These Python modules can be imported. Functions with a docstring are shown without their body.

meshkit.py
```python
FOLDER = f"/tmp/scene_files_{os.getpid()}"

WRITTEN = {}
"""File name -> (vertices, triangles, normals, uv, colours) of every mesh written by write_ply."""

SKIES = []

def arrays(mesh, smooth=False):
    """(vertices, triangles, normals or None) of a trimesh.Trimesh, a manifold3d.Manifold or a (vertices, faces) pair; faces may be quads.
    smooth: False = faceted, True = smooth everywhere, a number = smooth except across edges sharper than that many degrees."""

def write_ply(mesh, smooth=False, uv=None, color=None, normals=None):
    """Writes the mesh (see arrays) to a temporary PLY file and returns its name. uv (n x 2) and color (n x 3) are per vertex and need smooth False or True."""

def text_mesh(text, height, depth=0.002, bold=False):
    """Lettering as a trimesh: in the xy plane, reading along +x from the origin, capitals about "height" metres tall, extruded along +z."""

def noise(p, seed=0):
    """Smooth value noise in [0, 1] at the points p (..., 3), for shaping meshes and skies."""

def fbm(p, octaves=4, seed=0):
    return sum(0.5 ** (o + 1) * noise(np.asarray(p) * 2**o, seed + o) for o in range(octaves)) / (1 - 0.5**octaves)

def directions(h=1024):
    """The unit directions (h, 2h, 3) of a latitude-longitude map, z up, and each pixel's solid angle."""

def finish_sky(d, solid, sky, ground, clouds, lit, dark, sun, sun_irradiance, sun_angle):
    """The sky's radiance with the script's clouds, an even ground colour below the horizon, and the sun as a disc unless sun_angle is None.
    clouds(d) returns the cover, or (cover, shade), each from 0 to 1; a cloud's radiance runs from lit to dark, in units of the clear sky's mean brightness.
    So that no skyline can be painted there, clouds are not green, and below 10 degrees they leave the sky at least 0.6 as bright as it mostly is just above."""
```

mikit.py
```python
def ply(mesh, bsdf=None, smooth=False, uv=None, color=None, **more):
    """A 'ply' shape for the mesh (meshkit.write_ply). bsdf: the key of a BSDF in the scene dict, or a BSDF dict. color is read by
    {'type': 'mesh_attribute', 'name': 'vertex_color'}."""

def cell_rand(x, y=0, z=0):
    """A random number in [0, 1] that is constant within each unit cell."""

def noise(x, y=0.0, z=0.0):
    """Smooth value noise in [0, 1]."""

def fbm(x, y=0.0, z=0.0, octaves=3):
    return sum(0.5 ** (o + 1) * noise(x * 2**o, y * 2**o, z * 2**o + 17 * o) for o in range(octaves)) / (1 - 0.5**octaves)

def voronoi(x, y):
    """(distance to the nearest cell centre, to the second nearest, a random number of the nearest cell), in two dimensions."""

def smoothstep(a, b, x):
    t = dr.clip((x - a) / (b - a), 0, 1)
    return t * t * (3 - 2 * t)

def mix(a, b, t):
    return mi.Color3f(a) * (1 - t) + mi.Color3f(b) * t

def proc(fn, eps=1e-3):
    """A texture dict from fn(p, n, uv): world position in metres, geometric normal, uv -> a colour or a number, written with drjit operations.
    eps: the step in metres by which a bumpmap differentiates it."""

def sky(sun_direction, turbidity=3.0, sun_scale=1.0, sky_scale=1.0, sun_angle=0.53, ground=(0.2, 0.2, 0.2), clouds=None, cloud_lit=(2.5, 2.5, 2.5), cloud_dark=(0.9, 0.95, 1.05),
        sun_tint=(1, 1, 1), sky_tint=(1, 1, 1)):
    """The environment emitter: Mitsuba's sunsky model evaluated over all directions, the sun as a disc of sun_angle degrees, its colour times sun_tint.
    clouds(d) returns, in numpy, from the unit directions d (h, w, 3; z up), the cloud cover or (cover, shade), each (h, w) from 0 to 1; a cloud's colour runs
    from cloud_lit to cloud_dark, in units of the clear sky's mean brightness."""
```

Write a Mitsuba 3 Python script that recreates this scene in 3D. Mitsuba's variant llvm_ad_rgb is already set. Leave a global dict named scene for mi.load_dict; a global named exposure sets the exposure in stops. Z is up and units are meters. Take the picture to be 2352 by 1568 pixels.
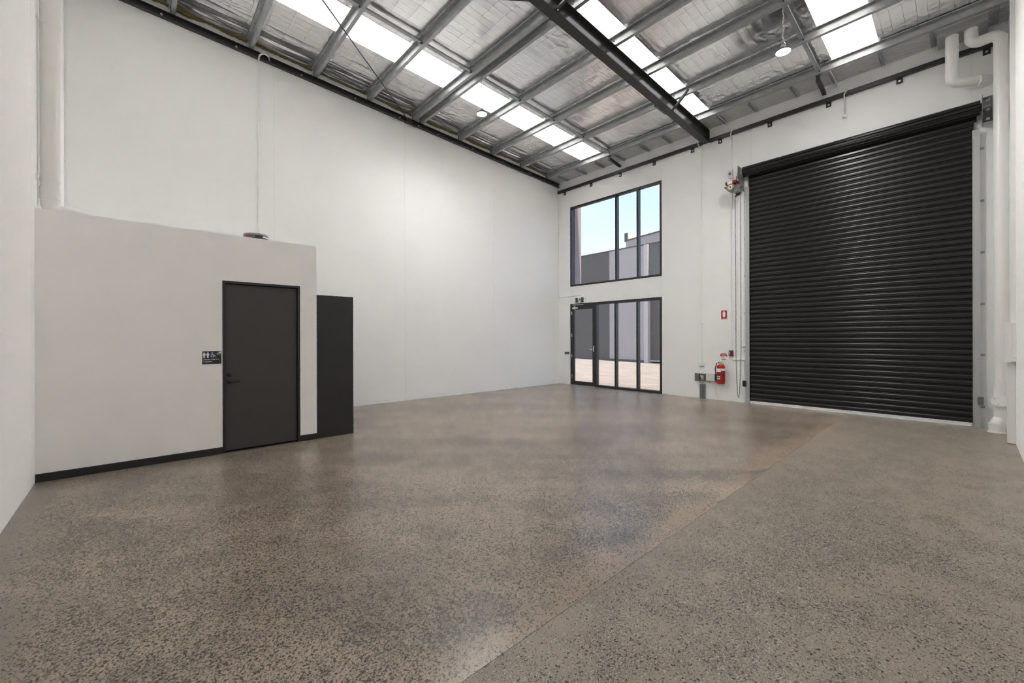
import math, random
import numpy as np, trimesh, mitsuba as mi, drjit as dr, mikit, meshkit
from shapely.geometry import Polygon, Point, LineString, box as sbox
from shapely.ops import unary_union
from mikit import noise, fbm, voronoi, smoothstep, mix
T = mi.ScalarTransform4f
scene, labels, used = {}, {}, set()

# ------------------------------------------------------------------ camera, sky, exposure
H = 1.375
TH, ROLL = math.radians(47.726), 0.00275
fwd, rgt = np.array([-math.sin(TH), math.cos(TH), 0.0]), np.array([math.cos(TH), math.sin(TH), 0.0])
up = np.array([0, 0, 1.0]) + rgt * ROLL
scene['camera'] = {'type': 'perspective', 'fov': 2 * math.degrees(math.atan(1176 / 956.2)), 'fov_axis': 'x', 'near_clip': 0.05, 'far_clip': 500.0,
                   'principal_point_offset_y': 7.86 / 1568,
                   'to_world': T().look_at(origin=[0, 0, H], target=(np.array([0, 0, H]) + fwd).tolist(), up=up.tolist())}
exposure = 3.45


def sky_clouds(d):
    n = meshkit.fbm(d * np.array([3.0, 3.0, 9.0]), 4, seed=5)
    return np.clip(0.30 + 0.35 * np.exp(-np.abs(d[..., 2]) / 0.22) + (n - 0.5) * 0.5, 0, 0.92)      # thin high haze, denser towards the horizon


scene['sky'] = mikit.sky((0.42, -0.06, 0.92), turbidity=3.2, sun_scale=1.0, sky_scale=2.0, ground=(0.3, 0.29, 0.27), clouds=sky_clouds, cloud_lit=(1.15, 1.2, 1.25), cloud_dark=(0.9, 0.95, 1.0))

# ------------------------------------------------------------------ dimensions
XW, YB, XP, YN, XR = -8.39, 9.546, -6.037, -0.701, 0.394
SL = 0.045
ZTOP = 7.15; ZT0 = 2.4
def zp(y): return 6.013 + SL * (YB - y)          # plane through the purlins' undersides

# ------------------------------------------------------------------ helpers
def num(key):
    k, i = key, 0
    while k in used:
        i += 1
        k = f'{key}_{i:03d}'
    used.add(k)
    return k


def tag(key, label=None, cat=None, group=None, kind=None):
    d = {}
    if label: d['label'] = label
    if cat: d['category'] = cat
    if group: d['group'] = group
    if kind: d['kind'] = kind
    if d: labels[key] = d


def thing(name, label, cat=None, group=None, kind=None):
    k = num(name)
    tag(k, label, cat, group, kind)
    return k


class MB:
    def __init__(self): self.m = []
    def add(self, m): self.m.append(m); return self
    def box(self, x0, x1, y0, y1, z0, z1, b=0.0):
        x0, x1 = min(x0, x1), max(x0, x1); y0, y1 = min(y0, y1), max(y0, y1); z0, z1 = min(z0, z1), max(z0, z1)
        b = min(b, 0.45 * min(x1 - x0, y1 - y0, z1 - z0))
        if b <= 0:
            m = trimesh.creation.box((x1 - x0, y1 - y0, z1 - z0)); m.apply_translation(((x0 + x1) / 2, (y0 + y1) / 2, (z0 + z1) / 2))
        else:
            p = []
            for sx in (0, 1):
                for sy in (0, 1):
                    for sz in (0, 1):
                        c = np.array([x1 if sx else x0, y1 if sy else y0, z1 if sz else z0]); s = np.array([-1 if sx else 1, -1 if sy else 1, -1 if sz else 1]) * b
                        for a in range(3):
                            q = s.copy(); q[a] = 0; p.append(c + q)
            m = trimesh.convex.convex_hull(np.array(p))
        return self.add(m)
    def cyl(self, p0, p1, r, n=16, r1=None):
        return self.tube([p0, p1], r, n) if r1 is None else self.tube([p0, p1], [r, r1], n)
    def tube(self, pts, r, n=10):
        P = np.asarray(pts, float); k = len(P); R = np.broadcast_to(np.asarray(r, float), (k,))
        t = np.gradient(P, axis=0) if k > 2 else np.array([P[1] - P[0]] * 2)
        t = t / np.maximum(np.linalg.norm(t, axis=1, keepdims=True), 1e-12)
        u = np.cross(t[0], [0, 0, 1] if abs(t[0][2]) < 0.9 else [1, 0, 0]); u /= np.linalg.norm(u)
        a = np.arange(n) * 2 * np.pi / n; V = []
        for i in range(k):
            u = u - t[i] * np.dot(u, t[i]); u /= np.linalg.norm(u); w = np.cross(t[i], u)
            V.append(P[i] + R[i] * (np.cos(a)[:, None] * u + np.sin(a)[:, None] * w))
        V = np.vstack(V + [P[:1], P[-1:]]); F = []
        for i in range(k - 1):
            for j in range(n):
                q, jn = i * n, (j + 1) % n
                F += [[q + j, q + jn, q + n + jn], [q + j, q + n + jn, q + n + j]]
        for j in range(n):
            F += [[k * n, (j + 1) % n, j], [k * n + 1, (k - 1) * n + j, (k - 1) * n + (j + 1) % n]]
        return self.add(trimesh.Trimesh(V, F, process=False))
    def prism(self, poly, depth, M):
        """shapely polygon in local xy extruded along local z by depth, then 4x4 M."""
        for g in getattr(poly, 'geoms', [poly]):
            if g.geom_type == 'Polygon' and g.area > 1e-9:
                m = trimesh.creation.extrude_polygon(g, depth, engine='earcut'); m.apply_transform(M); self.add(m)
        return self
    def text(self, s, h, M, bold=False, depth=0.001):
        m = meshkit.text_mesh(s, h, depth, bold); m.apply_transform(M); return self.add(m)
    def lathe(self, prof, c, axis='z', n=28):
        m = trimesh.creation.revolve(np.array(prof, float), sections=n)
        if axis == 'y': m.apply_transform(np.array([[1, 0, 0, 0], [0, 0, -1, 0], [0, 1, 0, 0], [0, 0, 0, 1.0]]))   # local z -> -... y
        if axis == 'x': m.apply_transform(np.array([[0, 0, 1, 0], [0, 1, 0, 0], [-1, 0, 0, 0], [0, 0, 0, 1.0]]))
        m.apply_translation(c); return self.add(m)
    def mesh(self): return self.m[0] if len(self.m) == 1 else trimesh.util.concatenate(self.m)


def put(name, mb, bsdf, parent=None, smooth=False, label=None, cat=None, group=None, kind=None, **more):
    k = num(f'{parent}__{name}' if parent else name)
    m = mb.mesh() if isinstance(mb, MB) else mb
    scene[k] = mikit.ply(m, bsdf, smooth=smooth, **more)
    tag(k, label, cat, group, kind)
    return k


def onback(x, z, y=YB):      # local xy -> X,Z on the window wall, extruding towards the room
    return np.array([[1, 0, 0, x], [0, 0, -1, y], [0, 1, 0, z], [0, 0, 0, 1.0]])
def onpart(y, z, x=XP):      # on the partition face (faces +X)
    return np.array([[0, 0, 1, x], [1, 0, 0, y], [0, 1, 0, z], [0, 0, 0, 1.0]])


def fillet(pts, R, n=8):
    P = [np.asarray(p, float) for p in pts]; out = [P[0]]
    for i in range(1, len(P) - 1):
        a, b, c = P[i - 1], P[i], P[i + 1]
        u = (a - b) / np.linalg.norm(a - b); v = (c - b) / np.linalg.norm(c - b)
        ang = math.acos(np.clip(np.dot(u, v), -1, 1)); d = min(R / math.tan(ang / 2), 0.49 * np.linalg.norm(a - b), 0.49 * np.linalg.norm(c - b))
        r = d * math.tan(ang / 2); bis = (u + v) / np.linalg.norm(u + v); ctr = b + bis * (r / math.sin(ang / 2))
        s, e = b + u * d - ctr, b + v * d - ctr; om = math.pi - ang
        for k in range(n + 1):
            t = k / n
            out.append(ctr + (math.sin((1 - t) * om) * s + math.sin(t * om) * e) / math.sin(om))
    out.append(P[-1])
    return np.array(out)


# ------------------------------------------------------------------ materials
def rgb(*c): return {'type': 'rgb', 'value': list(c)}
def mat(name, col, rough=0.5, spec=0.5, metal=0.0, **k):
    scene[name] = {'type': 'twosided', 'bsdf': {'type': 'principled', 'base_color': rgb(*col) if isinstance(col, tuple) else col, 'roughness': rough, 'specular': spec, 'metallic': metal, **k}}
def metal(name, col, alpha):
    scene[name] = {'type': 'twosided', 'bsdf': {'type': 'roughconductor', 'alpha': alpha, 'material': 'Al', 'specular_reflectance': col if isinstance(col, dict) else rgb(*col)}}


def wall_fn(p, n, uv):
    k = fbm(p.x * 0.9, p.y * 0.9, p.z * 0.9, 3)
    return mix((0.79, 0.80, 0.80), (0.82, 0.83, 0.83), k)
mat('m_wall', mikit.proc(wall_fn), 0.6, 0.35)
mat('m_plaster', (0.90, 0.90, 0.885), 0.6, 0.35)
mat('m_white', (0.78, 0.775, 0.755), 0.4)
mat('m_pipe', (0.80, 0.795, 0.77), 0.3)
mat('m_seal', (0.74, 0.745, 0.74), 0.8, 0.2)
mat('m_black', (0.018, 0.018, 0.017), 0.38)
mat('m_steelpaint', (0.030, 0.029, 0.027), 0.42)
mat('m_frame', (0.020, 0.020, 0.020), 0.32)
mat('m_door', (0.050, 0.047, 0.044), 0.5)
mat('m_panel', (0.020, 0.020, 0.019), 0.45)
mat('m_hardware', (0.012, 0.012, 0.012), 0.35)
mat('m_shutter', (0.010, 0.010, 0.0095), 0.26, 0.45)
mat('m_dark', (0.05, 0.05, 0.05), 0.5)
mat('m_red', (0.38, 0.010, 0.011), 0.32)
mat('m_redcap', (0.20, 0.008, 0.010), 0.35)
mat('m_castgrey', (0.20, 0.20, 0.19), 0.4, 0.5, 0.3)
mat('m_darkred', (0.16, 0.012, 0.016), 0.4)
mat('m_signwhite', (0.82, 0.82, 0.80), 0.5)
mat('m_green', (0.045, 0.075, 0.058), 0.4)
mat('m_blue', (0.03, 0.04, 0.09), 0.5)
mat('m_yellow', (0.55, 0.42, 0.03), 0.4)
mat('m_amber', (0.45, 0.20, 0.02), 0.4)
mat('m_grey', (0.30, 0.30, 0.29), 0.4)
mat('m_midgrey', (0.14, 0.145, 0.14), 0.4)
mat('m_boxgrey', (0.62, 0.61, 0.58), 0.4)
mat('m_wool', mikit.proc(lambda p, n, uv: mix((0.11, 0.09, 0.045), (0.22, 0.185, 0.10), fbm(p.x * 40, p.y * 30, p.z * 60))), 0.95, 0.1)
mat('m_wire', (0.035, 0.035, 0.035), 0.5, 0.3)


def galv_fn(p, n, uv):
    k = fbm(p.x * 9, p.y * 14, p.z * 14, 3)
    return mix((0.31, 0.33, 0.327), (0.47, 0.49, 0.487), k)
mat('m_galv', mikit.proc(galv_fn), 0.36, 0.6, 0.5)
mat('m_galvlight', (0.47, 0.485, 0.485), 0.38, 0.6, 0.3)
mat('m_web', (0.032, 0.031, 0.029), 0.24, 0.9)
mat('m_gutter', (0.52, 0.52, 0.51), 0.40, 0.6, 0.2)
mat('m_zinc', (0.36, 0.365, 0.36), 0.38, 0.6, 0.4)
metal('m_chrome', (0.8, 0.8, 0.78), 0.12)
metal('m_alu', (0.78, 0.78, 0.76), 0.25)
scene['m_foil'] = {'type': 'twosided', 'bsdf': {'type': 'blendbsdf', 'weight': 0.90,
    'a': {'type': 'diffuse', 'reflectance': rgb(0.80, 0.80, 0.79)}, 'b': {'type': 'roughconductor', 'alpha': 0.06, 'material': 'Al', 'specular_reflectance': rgb(1.0, 1.0, 0.99)}}}
scene['m_skylight'] = {'type': 'principledthin', 'base_color': rgb(0.90, 0.90, 0.89), 'roughness': 0.5, 'diff_trans': 1.45, 'spec_trans': 0.0}
scene['m_glass'] = {'type': 'thindielectric', 'specular_transmittance': rgb(0.45, 0.45, 0.45), 'specular_reflectance': rgb(0.6, 0.6, 0.6)}


def jl(y): return -1.357 - 0.0135 * y            # the joint between the two floor slabs


def floorA(p, n, uv):
    x, y = p.x, p.y
    lo = fbm(x * 0.75 + 3, y * 0.55, 1.0, 4)
    st = fbm((x * 0.7 + y * 0.7) * 0.6, (x * 0.7 - y * 0.7) * 2.6, 2.0, 3)
    md = fbm(x * 5, y * 5, 4.0, 3)
    wx, wy = x + 0.005 * (noise(x * 150, y * 150, 1) - 0.5), y + 0.005 * (noise(x * 150, y * 150, 7) - 0.5)
    a1, b1, r1 = voronoi(wx / 0.0098, wy / 0.0098)
    a2, b2, r2 = voronoi(wx / 0.0053 + 11, wy / 0.0053 + 5)
    d = 0.32 + 0.42 * smoothstep(0.25, 0.7, 0.35 * lo + 0.45 * st + 0.2 * md)
    # the trowelled margin along the wall and the plaster-rich edge of the pour keep few stones
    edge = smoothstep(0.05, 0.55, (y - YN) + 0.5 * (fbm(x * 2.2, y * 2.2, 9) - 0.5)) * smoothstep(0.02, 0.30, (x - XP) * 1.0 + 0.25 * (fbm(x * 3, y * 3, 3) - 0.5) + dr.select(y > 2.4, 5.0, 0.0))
    je = smoothstep(0.03, 0.30, (-1.357 - 0.0135 * y) - x + 0.35 * (fbm(x * 3, y * 1.6, 5) - 0.5))
    d = d * edge * (0.35 + 0.65 * je)
    g1 = smoothstep(0.10, 0.22, b1 - a1) * dr.select(r1 < d * 0.50, 1.0, 0.0)
    g2 = smoothstep(0.08, 0.24, b2 - a2) * dr.select(r2 < d * 0.92, 1.0, 0.0)
    g = dr.maximum(g1, g2)
    base = mix((0.352, 0.292, 0.236), (0.300, 0.254, 0.210), smoothstep(0.3, 0.7, md * 0.6 + st * 0.4))
    base = mix(base, (0.33, 0.245, 0.165), (1 - je) * 0.38)
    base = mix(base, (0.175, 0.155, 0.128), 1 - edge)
    stone = mix((0.024, 0.020, 0.017), (0.055, 0.047, 0.041), r1 * 1.3)
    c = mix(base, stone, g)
    stain = smoothstep(0.55, 0.78, fbm(x * 0.9 + 7, y * 1.1 + 2, 6.0, 3))
    return c * (1.0 - 0.17 * stain) * (0.95 + 0.10 * lo)


def floorB(p, n, uv):
    x, y = p.x, p.y
    lo = fbm(x * 0.8 + 1, y * 0.8, 3.0, 4)
    md = fbm(x * 6, y * 6, 2.0, 3)
    wx, wy = x + 0.006 * (noise(x * 80, y * 80, 1) - 0.5), y + 0.006 * (noise(x * 80, y * 80, 7) - 0.5)
    a1, b1, r1 = voronoi(wx / 0.0108, wy / 0.0108)
    a2, b2, r2 = voronoi(wx / 0.0049 + 3, wy / 0.0049 + 8)
    e = smoothstep(0.02, 0.40, x - (-1.357 - 0.0135 * y) + 0.4 * (fbm(x * 2.5, y * 2.5, 5) - 0.5))
    w = smoothstep(0.0, 0.30, 0.394 - x + 0.2 * (fbm(x * 3, y * 3, 8) - 0.5))
    d = (0.12 + 0.42 * smoothstep(0.3, 0.7, lo * 0.6 + md * 0.4)) * (0.45 + 0.55 * e) * (0.3 + 0.7 * w)
    k1 = smoothstep(0.14, 0.26, b1 - a1)
    k2 = smoothstep(0.12, 0.28, b2 - a2)
    dark = dr.maximum(k1 * dr.select(r1 < d * 0.30, 1.0, 0.0), k2 * dr.select(r2 < d * 0.55, 1.0, 0.0))
    pale = k2 * dr.select(r2 > 1 - d * 0.48, 1.0, 0.0)
    base = mix((0.300, 0.262, 0.214), (0.240, 0.208, 0.168), smoothstep(0.3, 0.7, md * 0.5 + lo * 0.5))
    c = mix(base, (0.026, 0.025, 0.024), dark)
    c = mix(c, mix((0.36, 0.36, 0.35), (0.66, 0.64, 0.60), noise(x * 60, y * 60, 5)), pale * 0.85)
    return c * (0.88 + 0.22 * lo)
mat('m_floor', mikit.proc(floorA), 0.29, 0.55)
mat('m_floor2', mikit.proc(floorB), 0.42, 0.38)
mat('m_groove', (0.05, 0.045, 0.04), 0.9, 0.1)
mat('m_ground', mikit.proc(lambda p, n, uv: mix((0.185, 0.170, 0.157), (0.255, 0.236, 0.220), fbm(p.x * 1.3 + p.y * 0.4, p.y * 3.0, 0, 4))), 0.8, 0.2)
mat('m_bdark', (0.132, 0.113, 0.097), 0.6, 0.3)
mat('m_bdark2', (0.145, 0.138, 0.126), 0.6, 0.3)
mat('m_blight', (0.48, 0.415, 0.38), 0.6, 0.3)
mat('m_bpale', (0.62, 0.545, 0.50), 0.6, 0.3)
mat('m_pink', (0.36, 0.30, 0.30), 0.7, 0.3)
mat('m_asphalt', (0.22, 0.21, 0.20), 0.9, 0.2)

# ------------------------------------------------------------------ floor
fl = thing('floor', 'polished concrete floor of two tones with a joint between its slabs', kind='structure')
y0, y1 = YN - 0.1, YB + 0.18
def slab(pts, z0=-0.15, z1=0.0):
    return MB().prism(Polygon(pts), z1 - z0, np.array([[1, 0, 0, 0], [0, 1, 0, 0], [0, 0, 1, z0], [0, 0, 0, 1.0]]))
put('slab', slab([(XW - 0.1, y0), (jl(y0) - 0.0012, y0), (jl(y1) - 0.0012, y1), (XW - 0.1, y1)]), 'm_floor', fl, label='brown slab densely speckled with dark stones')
put('slab', slab([(jl(y0) + 0.0012, y0), (XR + 0.1, y0), (XR + 0.1, y1), (jl(y1) + 0.0012, y1)]), 'm_floor2', fl, label='grey-brown slab with sparse dark and white stones')
put('joint', slab([(jl(y0) - 0.004, y0), (jl(y0) + 0.004, y0), (jl(y1) + 0.004, y1), (jl(y1) - 0.004, y1)], -0.1, -0.002), 'm_groove', fl)

mat('m_patch', (0.175, 0.155, 0.128), 0.5, 0.3)
put('patch', slab([(-1.545, 4.632), (-1.455, 4.566), (-1.430, 4.70), (-1.415, 4.93), (-1.470, 4.80)], -0.01, 0.001), 'm_patch', fl, label='small dark repaired chip at the joint')

# ------------------------------------------------------------------ walls (precast panels with recessed joints)
G = 0.004; WT = 0.175
wl = thing('wall_left', 'long white precast wall under the dark sloping beam', kind='structure')
ed = [YN - 0.18, 1.867, 4.438, 6.98, YB + WT]
for a, b in zip(ed[:-1], ed[1:]):
    put('panel', MB().box(XW - WT, XW, a + G, b - G, -0.1, ZTOP), 'm_wall', wl)
for y in ed[1:-1]:
    put('joint', MB().box(XW - 0.1, XW - 0.003, y - G, y + G, -0.1, ZTOP), 'm_seal', wl)
wb = thing('wall_back', 'white precast wall with the windows, glazed door and black roller door', kind='structure')
D0, D1, DZ = -3.075, 0.025, 4.60
for (a, b, z0, z1) in ((XW, -7.93, -0.1, ZTOP), (-7.93, -5.06, 5.222, ZTOP), (-7.93, -5.06, 2.372, 2.882), (-5.06, D0, -0.1, ZTOP), (D0, D1, DZ, ZTOP), (D1 - 0.05, XR + 0.17, -0.1, DZ), (D1, XR + 0.17, DZ, ZTOP), (D0 - 0.1, D0 + 0.05, -0.1, DZ)):
    put('panel', MB().box(a + (G if a > XW else 0), b - G, YB, YB + WT, z0, z1), 'm_wall', wb)
for x, z0, z1 in ((-7.93, 5.222, ZTOP), (-7.93, 2.38, 2.88), (-5.06, 5.222, ZTOP), (-5.06, 2.38, 2.88), (D0, DZ, ZTOP), (D1, DZ, ZTOP)):
    put('joint', MB().box(x - G, x + G, YB + 0.003, YB + 0.1, z0, z1), 'm_seal', wb)
wn = thing('wall_near', 'white wall at the left edge of the photograph', kind='structure')
for a, b in ((XW - WT, -5.85), (-5.85, XR + 0.17)):
    put('panel', MB().box(a + G, b - G, YN - WT, YN, -0.1, 7.6), 'm_plaster', wn)
put('joint', MB().box(-5.85 - G, -5.85 + G, YN - 0.1, YN - 0.003, -0.1, 7.6), 'm_seal', wn)
wr = put('wall_right', MB().box(XR, XR + WT, YN - WT, YB + WT, -0.1, 7.6), 'm_plaster', label='white wall at the right edge of the photograph', kind='structure')

put('corner_bead', MB().box(XW, XW + 0.018, YN, YN + 0.026, ZT0, ZTOP, 0.004), 'm_seal', wl)
# ------------------------------------------------------------------ toilet block
ZT = 2.639
wp = thing('wall_partition', 'low white wall of the toilet block with a dark door in it', kind='structure')
PY1 = 1.862
DY0, DY1, DT = 0.79, 1.65, 2.076
put('panel', MB().box(XP - 0.12, XP, YN, DY0, 0, ZT).box(XP - 0.12, XP, DY1, PY1, 0, ZT).box(XP - 0.12, XP, DY0, DY1, DT, ZT), 'm_plaster', wp)
put('end_panel', MB().box(XW, XP, PY1 - 0.12, PY1 - 0.0005, 0, ZT), 'm_plaster', wp)
put('lid', MB().box(XW, XP - 0.12, YN, PY1 - 0.12, ZT - 0.16, ZT - 0.12), 'm_plaster', wp)
put('baseboard_1', MB().box(XP, XP + 0.012, YN, DY0, 0, 0.079, 0.003), 'm_black', label='black skirting left of the toilet door', kind='structure')
put('baseboard_2', MB().box(XP, XP + 0.012, DY1, PY1, 0, 0.079, 0.003), 'm_black', label='short black skirting right of the toilet door', kind='structure')
d1 = thing('door_1', 'charcoal toilet door in a black frame with lever handle', kind='structure')
F = 0.03
put('frame', MB().box(XP - 0.11, XP + 0.008, DY0, DY0 + F, 0, DT, 0.002).box(XP - 0.11, XP + 0.008, DY1 - F, DY1, 0, DT, 0.002).box(XP - 0.11, XP + 0.008, DY0 + F, DY1 - F, DT - F, DT, 0.002)
    .box(XP - 0.11, XP - 0.07, DY0 + F, DY0 + F + 0.012, 0, DT - F).box(XP - 0.11, XP - 0.07, DY1 - F - 0.012, DY1 - F, 0, DT - F), 'm_frame', d1)
put('leaf', MB().box(XP - 0.068, XP - 0.03, DY0 + F + 0.003, DY1 - F - 0.003, 0.018, DT - F - 0.004, 0.002), 'm_door', d1)
put('threshold', MB().box(XP - 0.10, XP - 0.004, DY0 + F, DY1 - F, 0, 0.008), 'm_black', d1)
hx = XP - 0.03
put('handle', MB().lathe([(0, 0), (0.026, 0), (0.026, 0.008), (0.022, 0.011), (0, 0.011)], (hx, 0.862, 0.853), 'x').tube(fillet([(hx, 0.862, 0.853), (hx + 0.05, 0.862, 0.853), (hx + 0.05, 0.968, 0.853)], 0.014), 0.0095, 10), 'm_hardware', d1, smooth=40)
put('lock', MB().lathe([(0, 0), (0.026, 0), (0.026, 0.008), (0.022, 0.011), (0, 0.011)], (hx, 0.862, 0.938), 'x').box(hx + 0.011, hx + 0.022, 0.857, 0.867, 0.928, 0.948, 0.002), 'm_hardware', d1, smooth=40)

kc = thing('kitchenette_panel', 'tall black cabinet end panel standing against the white toilet block', 'cabinet panel')
put('side_panel', MB().box(XP - 0.02, XP + 0.001, PY1, 2.366, 0.0, 1.976, 0.002), 'm_panel', kc)
put('shelf', MB().box(-8.0, XP - 0.02, PY1, 2.34, 1.94, 1.976), 'm_panel', kc)
put('carcass', MB().box(-8.0, XP - 0.02, PY1, 2.34, 0.0, 0.86), 'm_panel', kc)

# braille sign beside the toilet door
sg = thing('toilet_sign', 'black toilet sign with white figures left of the charcoal door', 'sign')
sy0, sy1, sz0, sz1 = 0.593, 0.777, 1.077, 1.230
W_, Hh = sy1 - sy0, sz1 - sz0
put('plate', MB().box(XP, XP + 0.003, sy0, sy1, sz0, sz1, 0.001), 'm_black', sg)
put('blue_square', MB().box(XP + 0.003, XP + 0.0036, sy0 + 0.40 * W_, sy0 + 0.75 * W_, sz0 + 0.50 * Hh, sz0 + 0.96 * Hh), 'm_blue', sg)
def S(px, py): return ((px - 160) / 1490 * W_, (1345 - py) / 1060 * Hh)   # sign artwork measured on a 1490 x 1060 grid
def line(pts, w): return LineString([S(*p) for p in pts]).buffer(w * W_ / 1490)
man = unary_union([Point(S(310, 385)).buffer(0.0052), line([(245, 470), (375, 470)], 38), line([(228, 480), (200, 610)], 22), line([(395, 480), (425, 610)], 22), Polygon([S(245, 450), S(378, 450), S(378, 650), S(245, 650)]), line([(272, 640), (272, 820)], 30), line([(352, 640), (352, 820)], 30)])
wom = unary_union([Point(S(590, 385)).buffer(0.0052), line([(535, 470), (650, 470)], 36), line([(520, 480), (470, 590)], 20), line([(668, 480), (720, 590)], 20), Polygon([S(550, 450), S(632, 450), S(690, 660), S(495, 660)]), line([(560, 640), (560, 820)], 30), line([(625, 640), (625, 820)], 30)])
ch = unary_union([Point(S(930, 420)).buffer(0.0042), line([(915, 450), (925, 600), (1050, 590), (1130, 700), (1200, 680)], 24), Point(S(945, 665)).buffer(0.0178).difference(Point(S(945, 665)).buffer(0.0135)).difference(Polygon([S(900, 380), S(1120, 380), S(1120, 620), S(1000, 640)]))])
sh = unary_union([Polygon([S(1400, 350), S(1520, 330), S(1610, 440), S(1600, 530)]), line([(1560, 390), (1630, 335)], 26), line([(1380, 430), (1300, 480)], 20), line([(1430, 500), (1365, 560)], 20), line([(1510, 540), (1470, 620)], 20)])
put('figures', MB().prism(unary_union([man, wom, ch, sh]), 0.0012, onpart(sy0, sz0, XP + 0.003)), 'm_signwhite', sg)
put('lettering', MB().text('Unisex Toilet LH', 0.0125, onpart(sy0 + 0.06 * W_, sz0 + 0.325 * Hh, XP + 0.003) @ np.diag([1.12, 1, 1, 1]), True).text('& Shower', 0.0125, onpart(sy0 + 0.06 * W_, sz0 + 0.165 * Hh, XP + 0.003) @ np.diag([1.12, 1, 1, 1]), True), 'm_signwhite', sg)

# round case lying on the toilet block
rc = thing('round_case', 'flat round grey case with red emblem lying on top of the toilet block', 'case')
cx, cy = XP - 0.155, 1.17
zc = ZT
put('stand', MB().box(cx - 0.09, cx + 0.09, cy - 0.09, cy + 0.09, ZT - 0.12, zc), 'm_dark', rc)
put('body', MB().lathe([(0, 0), (0.134, 0), (0.136, 0.003), (0.136, 0.054), (0, 0.054)], (cx, cy, zc), n=48), 'm_dark', rc, smooth=35)
put('lid', MB().lathe([(0, 0.048), (0.1385, 0.048), (0.1385, 0.066), (0.134, 0.072), (0, 0.074)], (cx, cy, zc), n=48), 'm_grey', rc, smooth=35)
def wrap(a0, a1, z0, z1, r=0.1366, n=10, amp=0.0):
    V, Fc = [], []
    for i in range(n + 1):
        a = math.radians(a0 + (a1 - a0) * i / n); t = i / n
        for z in (z0 + amp * math.sin(math.pi * t) * 0, z1 - amp * (t ** 2)): V.append((cx + r * math.cos(a), cy + r * math.sin(a), zc + z))
    for i in range(n): Fc += [[2 * i, 2 * i + 2, 2 * i + 3], [2 * i, 2 * i + 3, 2 * i + 1]]
    return trimesh.Trimesh(V, Fc, process=False)
put('side_band', MB().add(wrap(-80, -12, 0.012, 0.046)), 'm_midgrey', rc)
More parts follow.
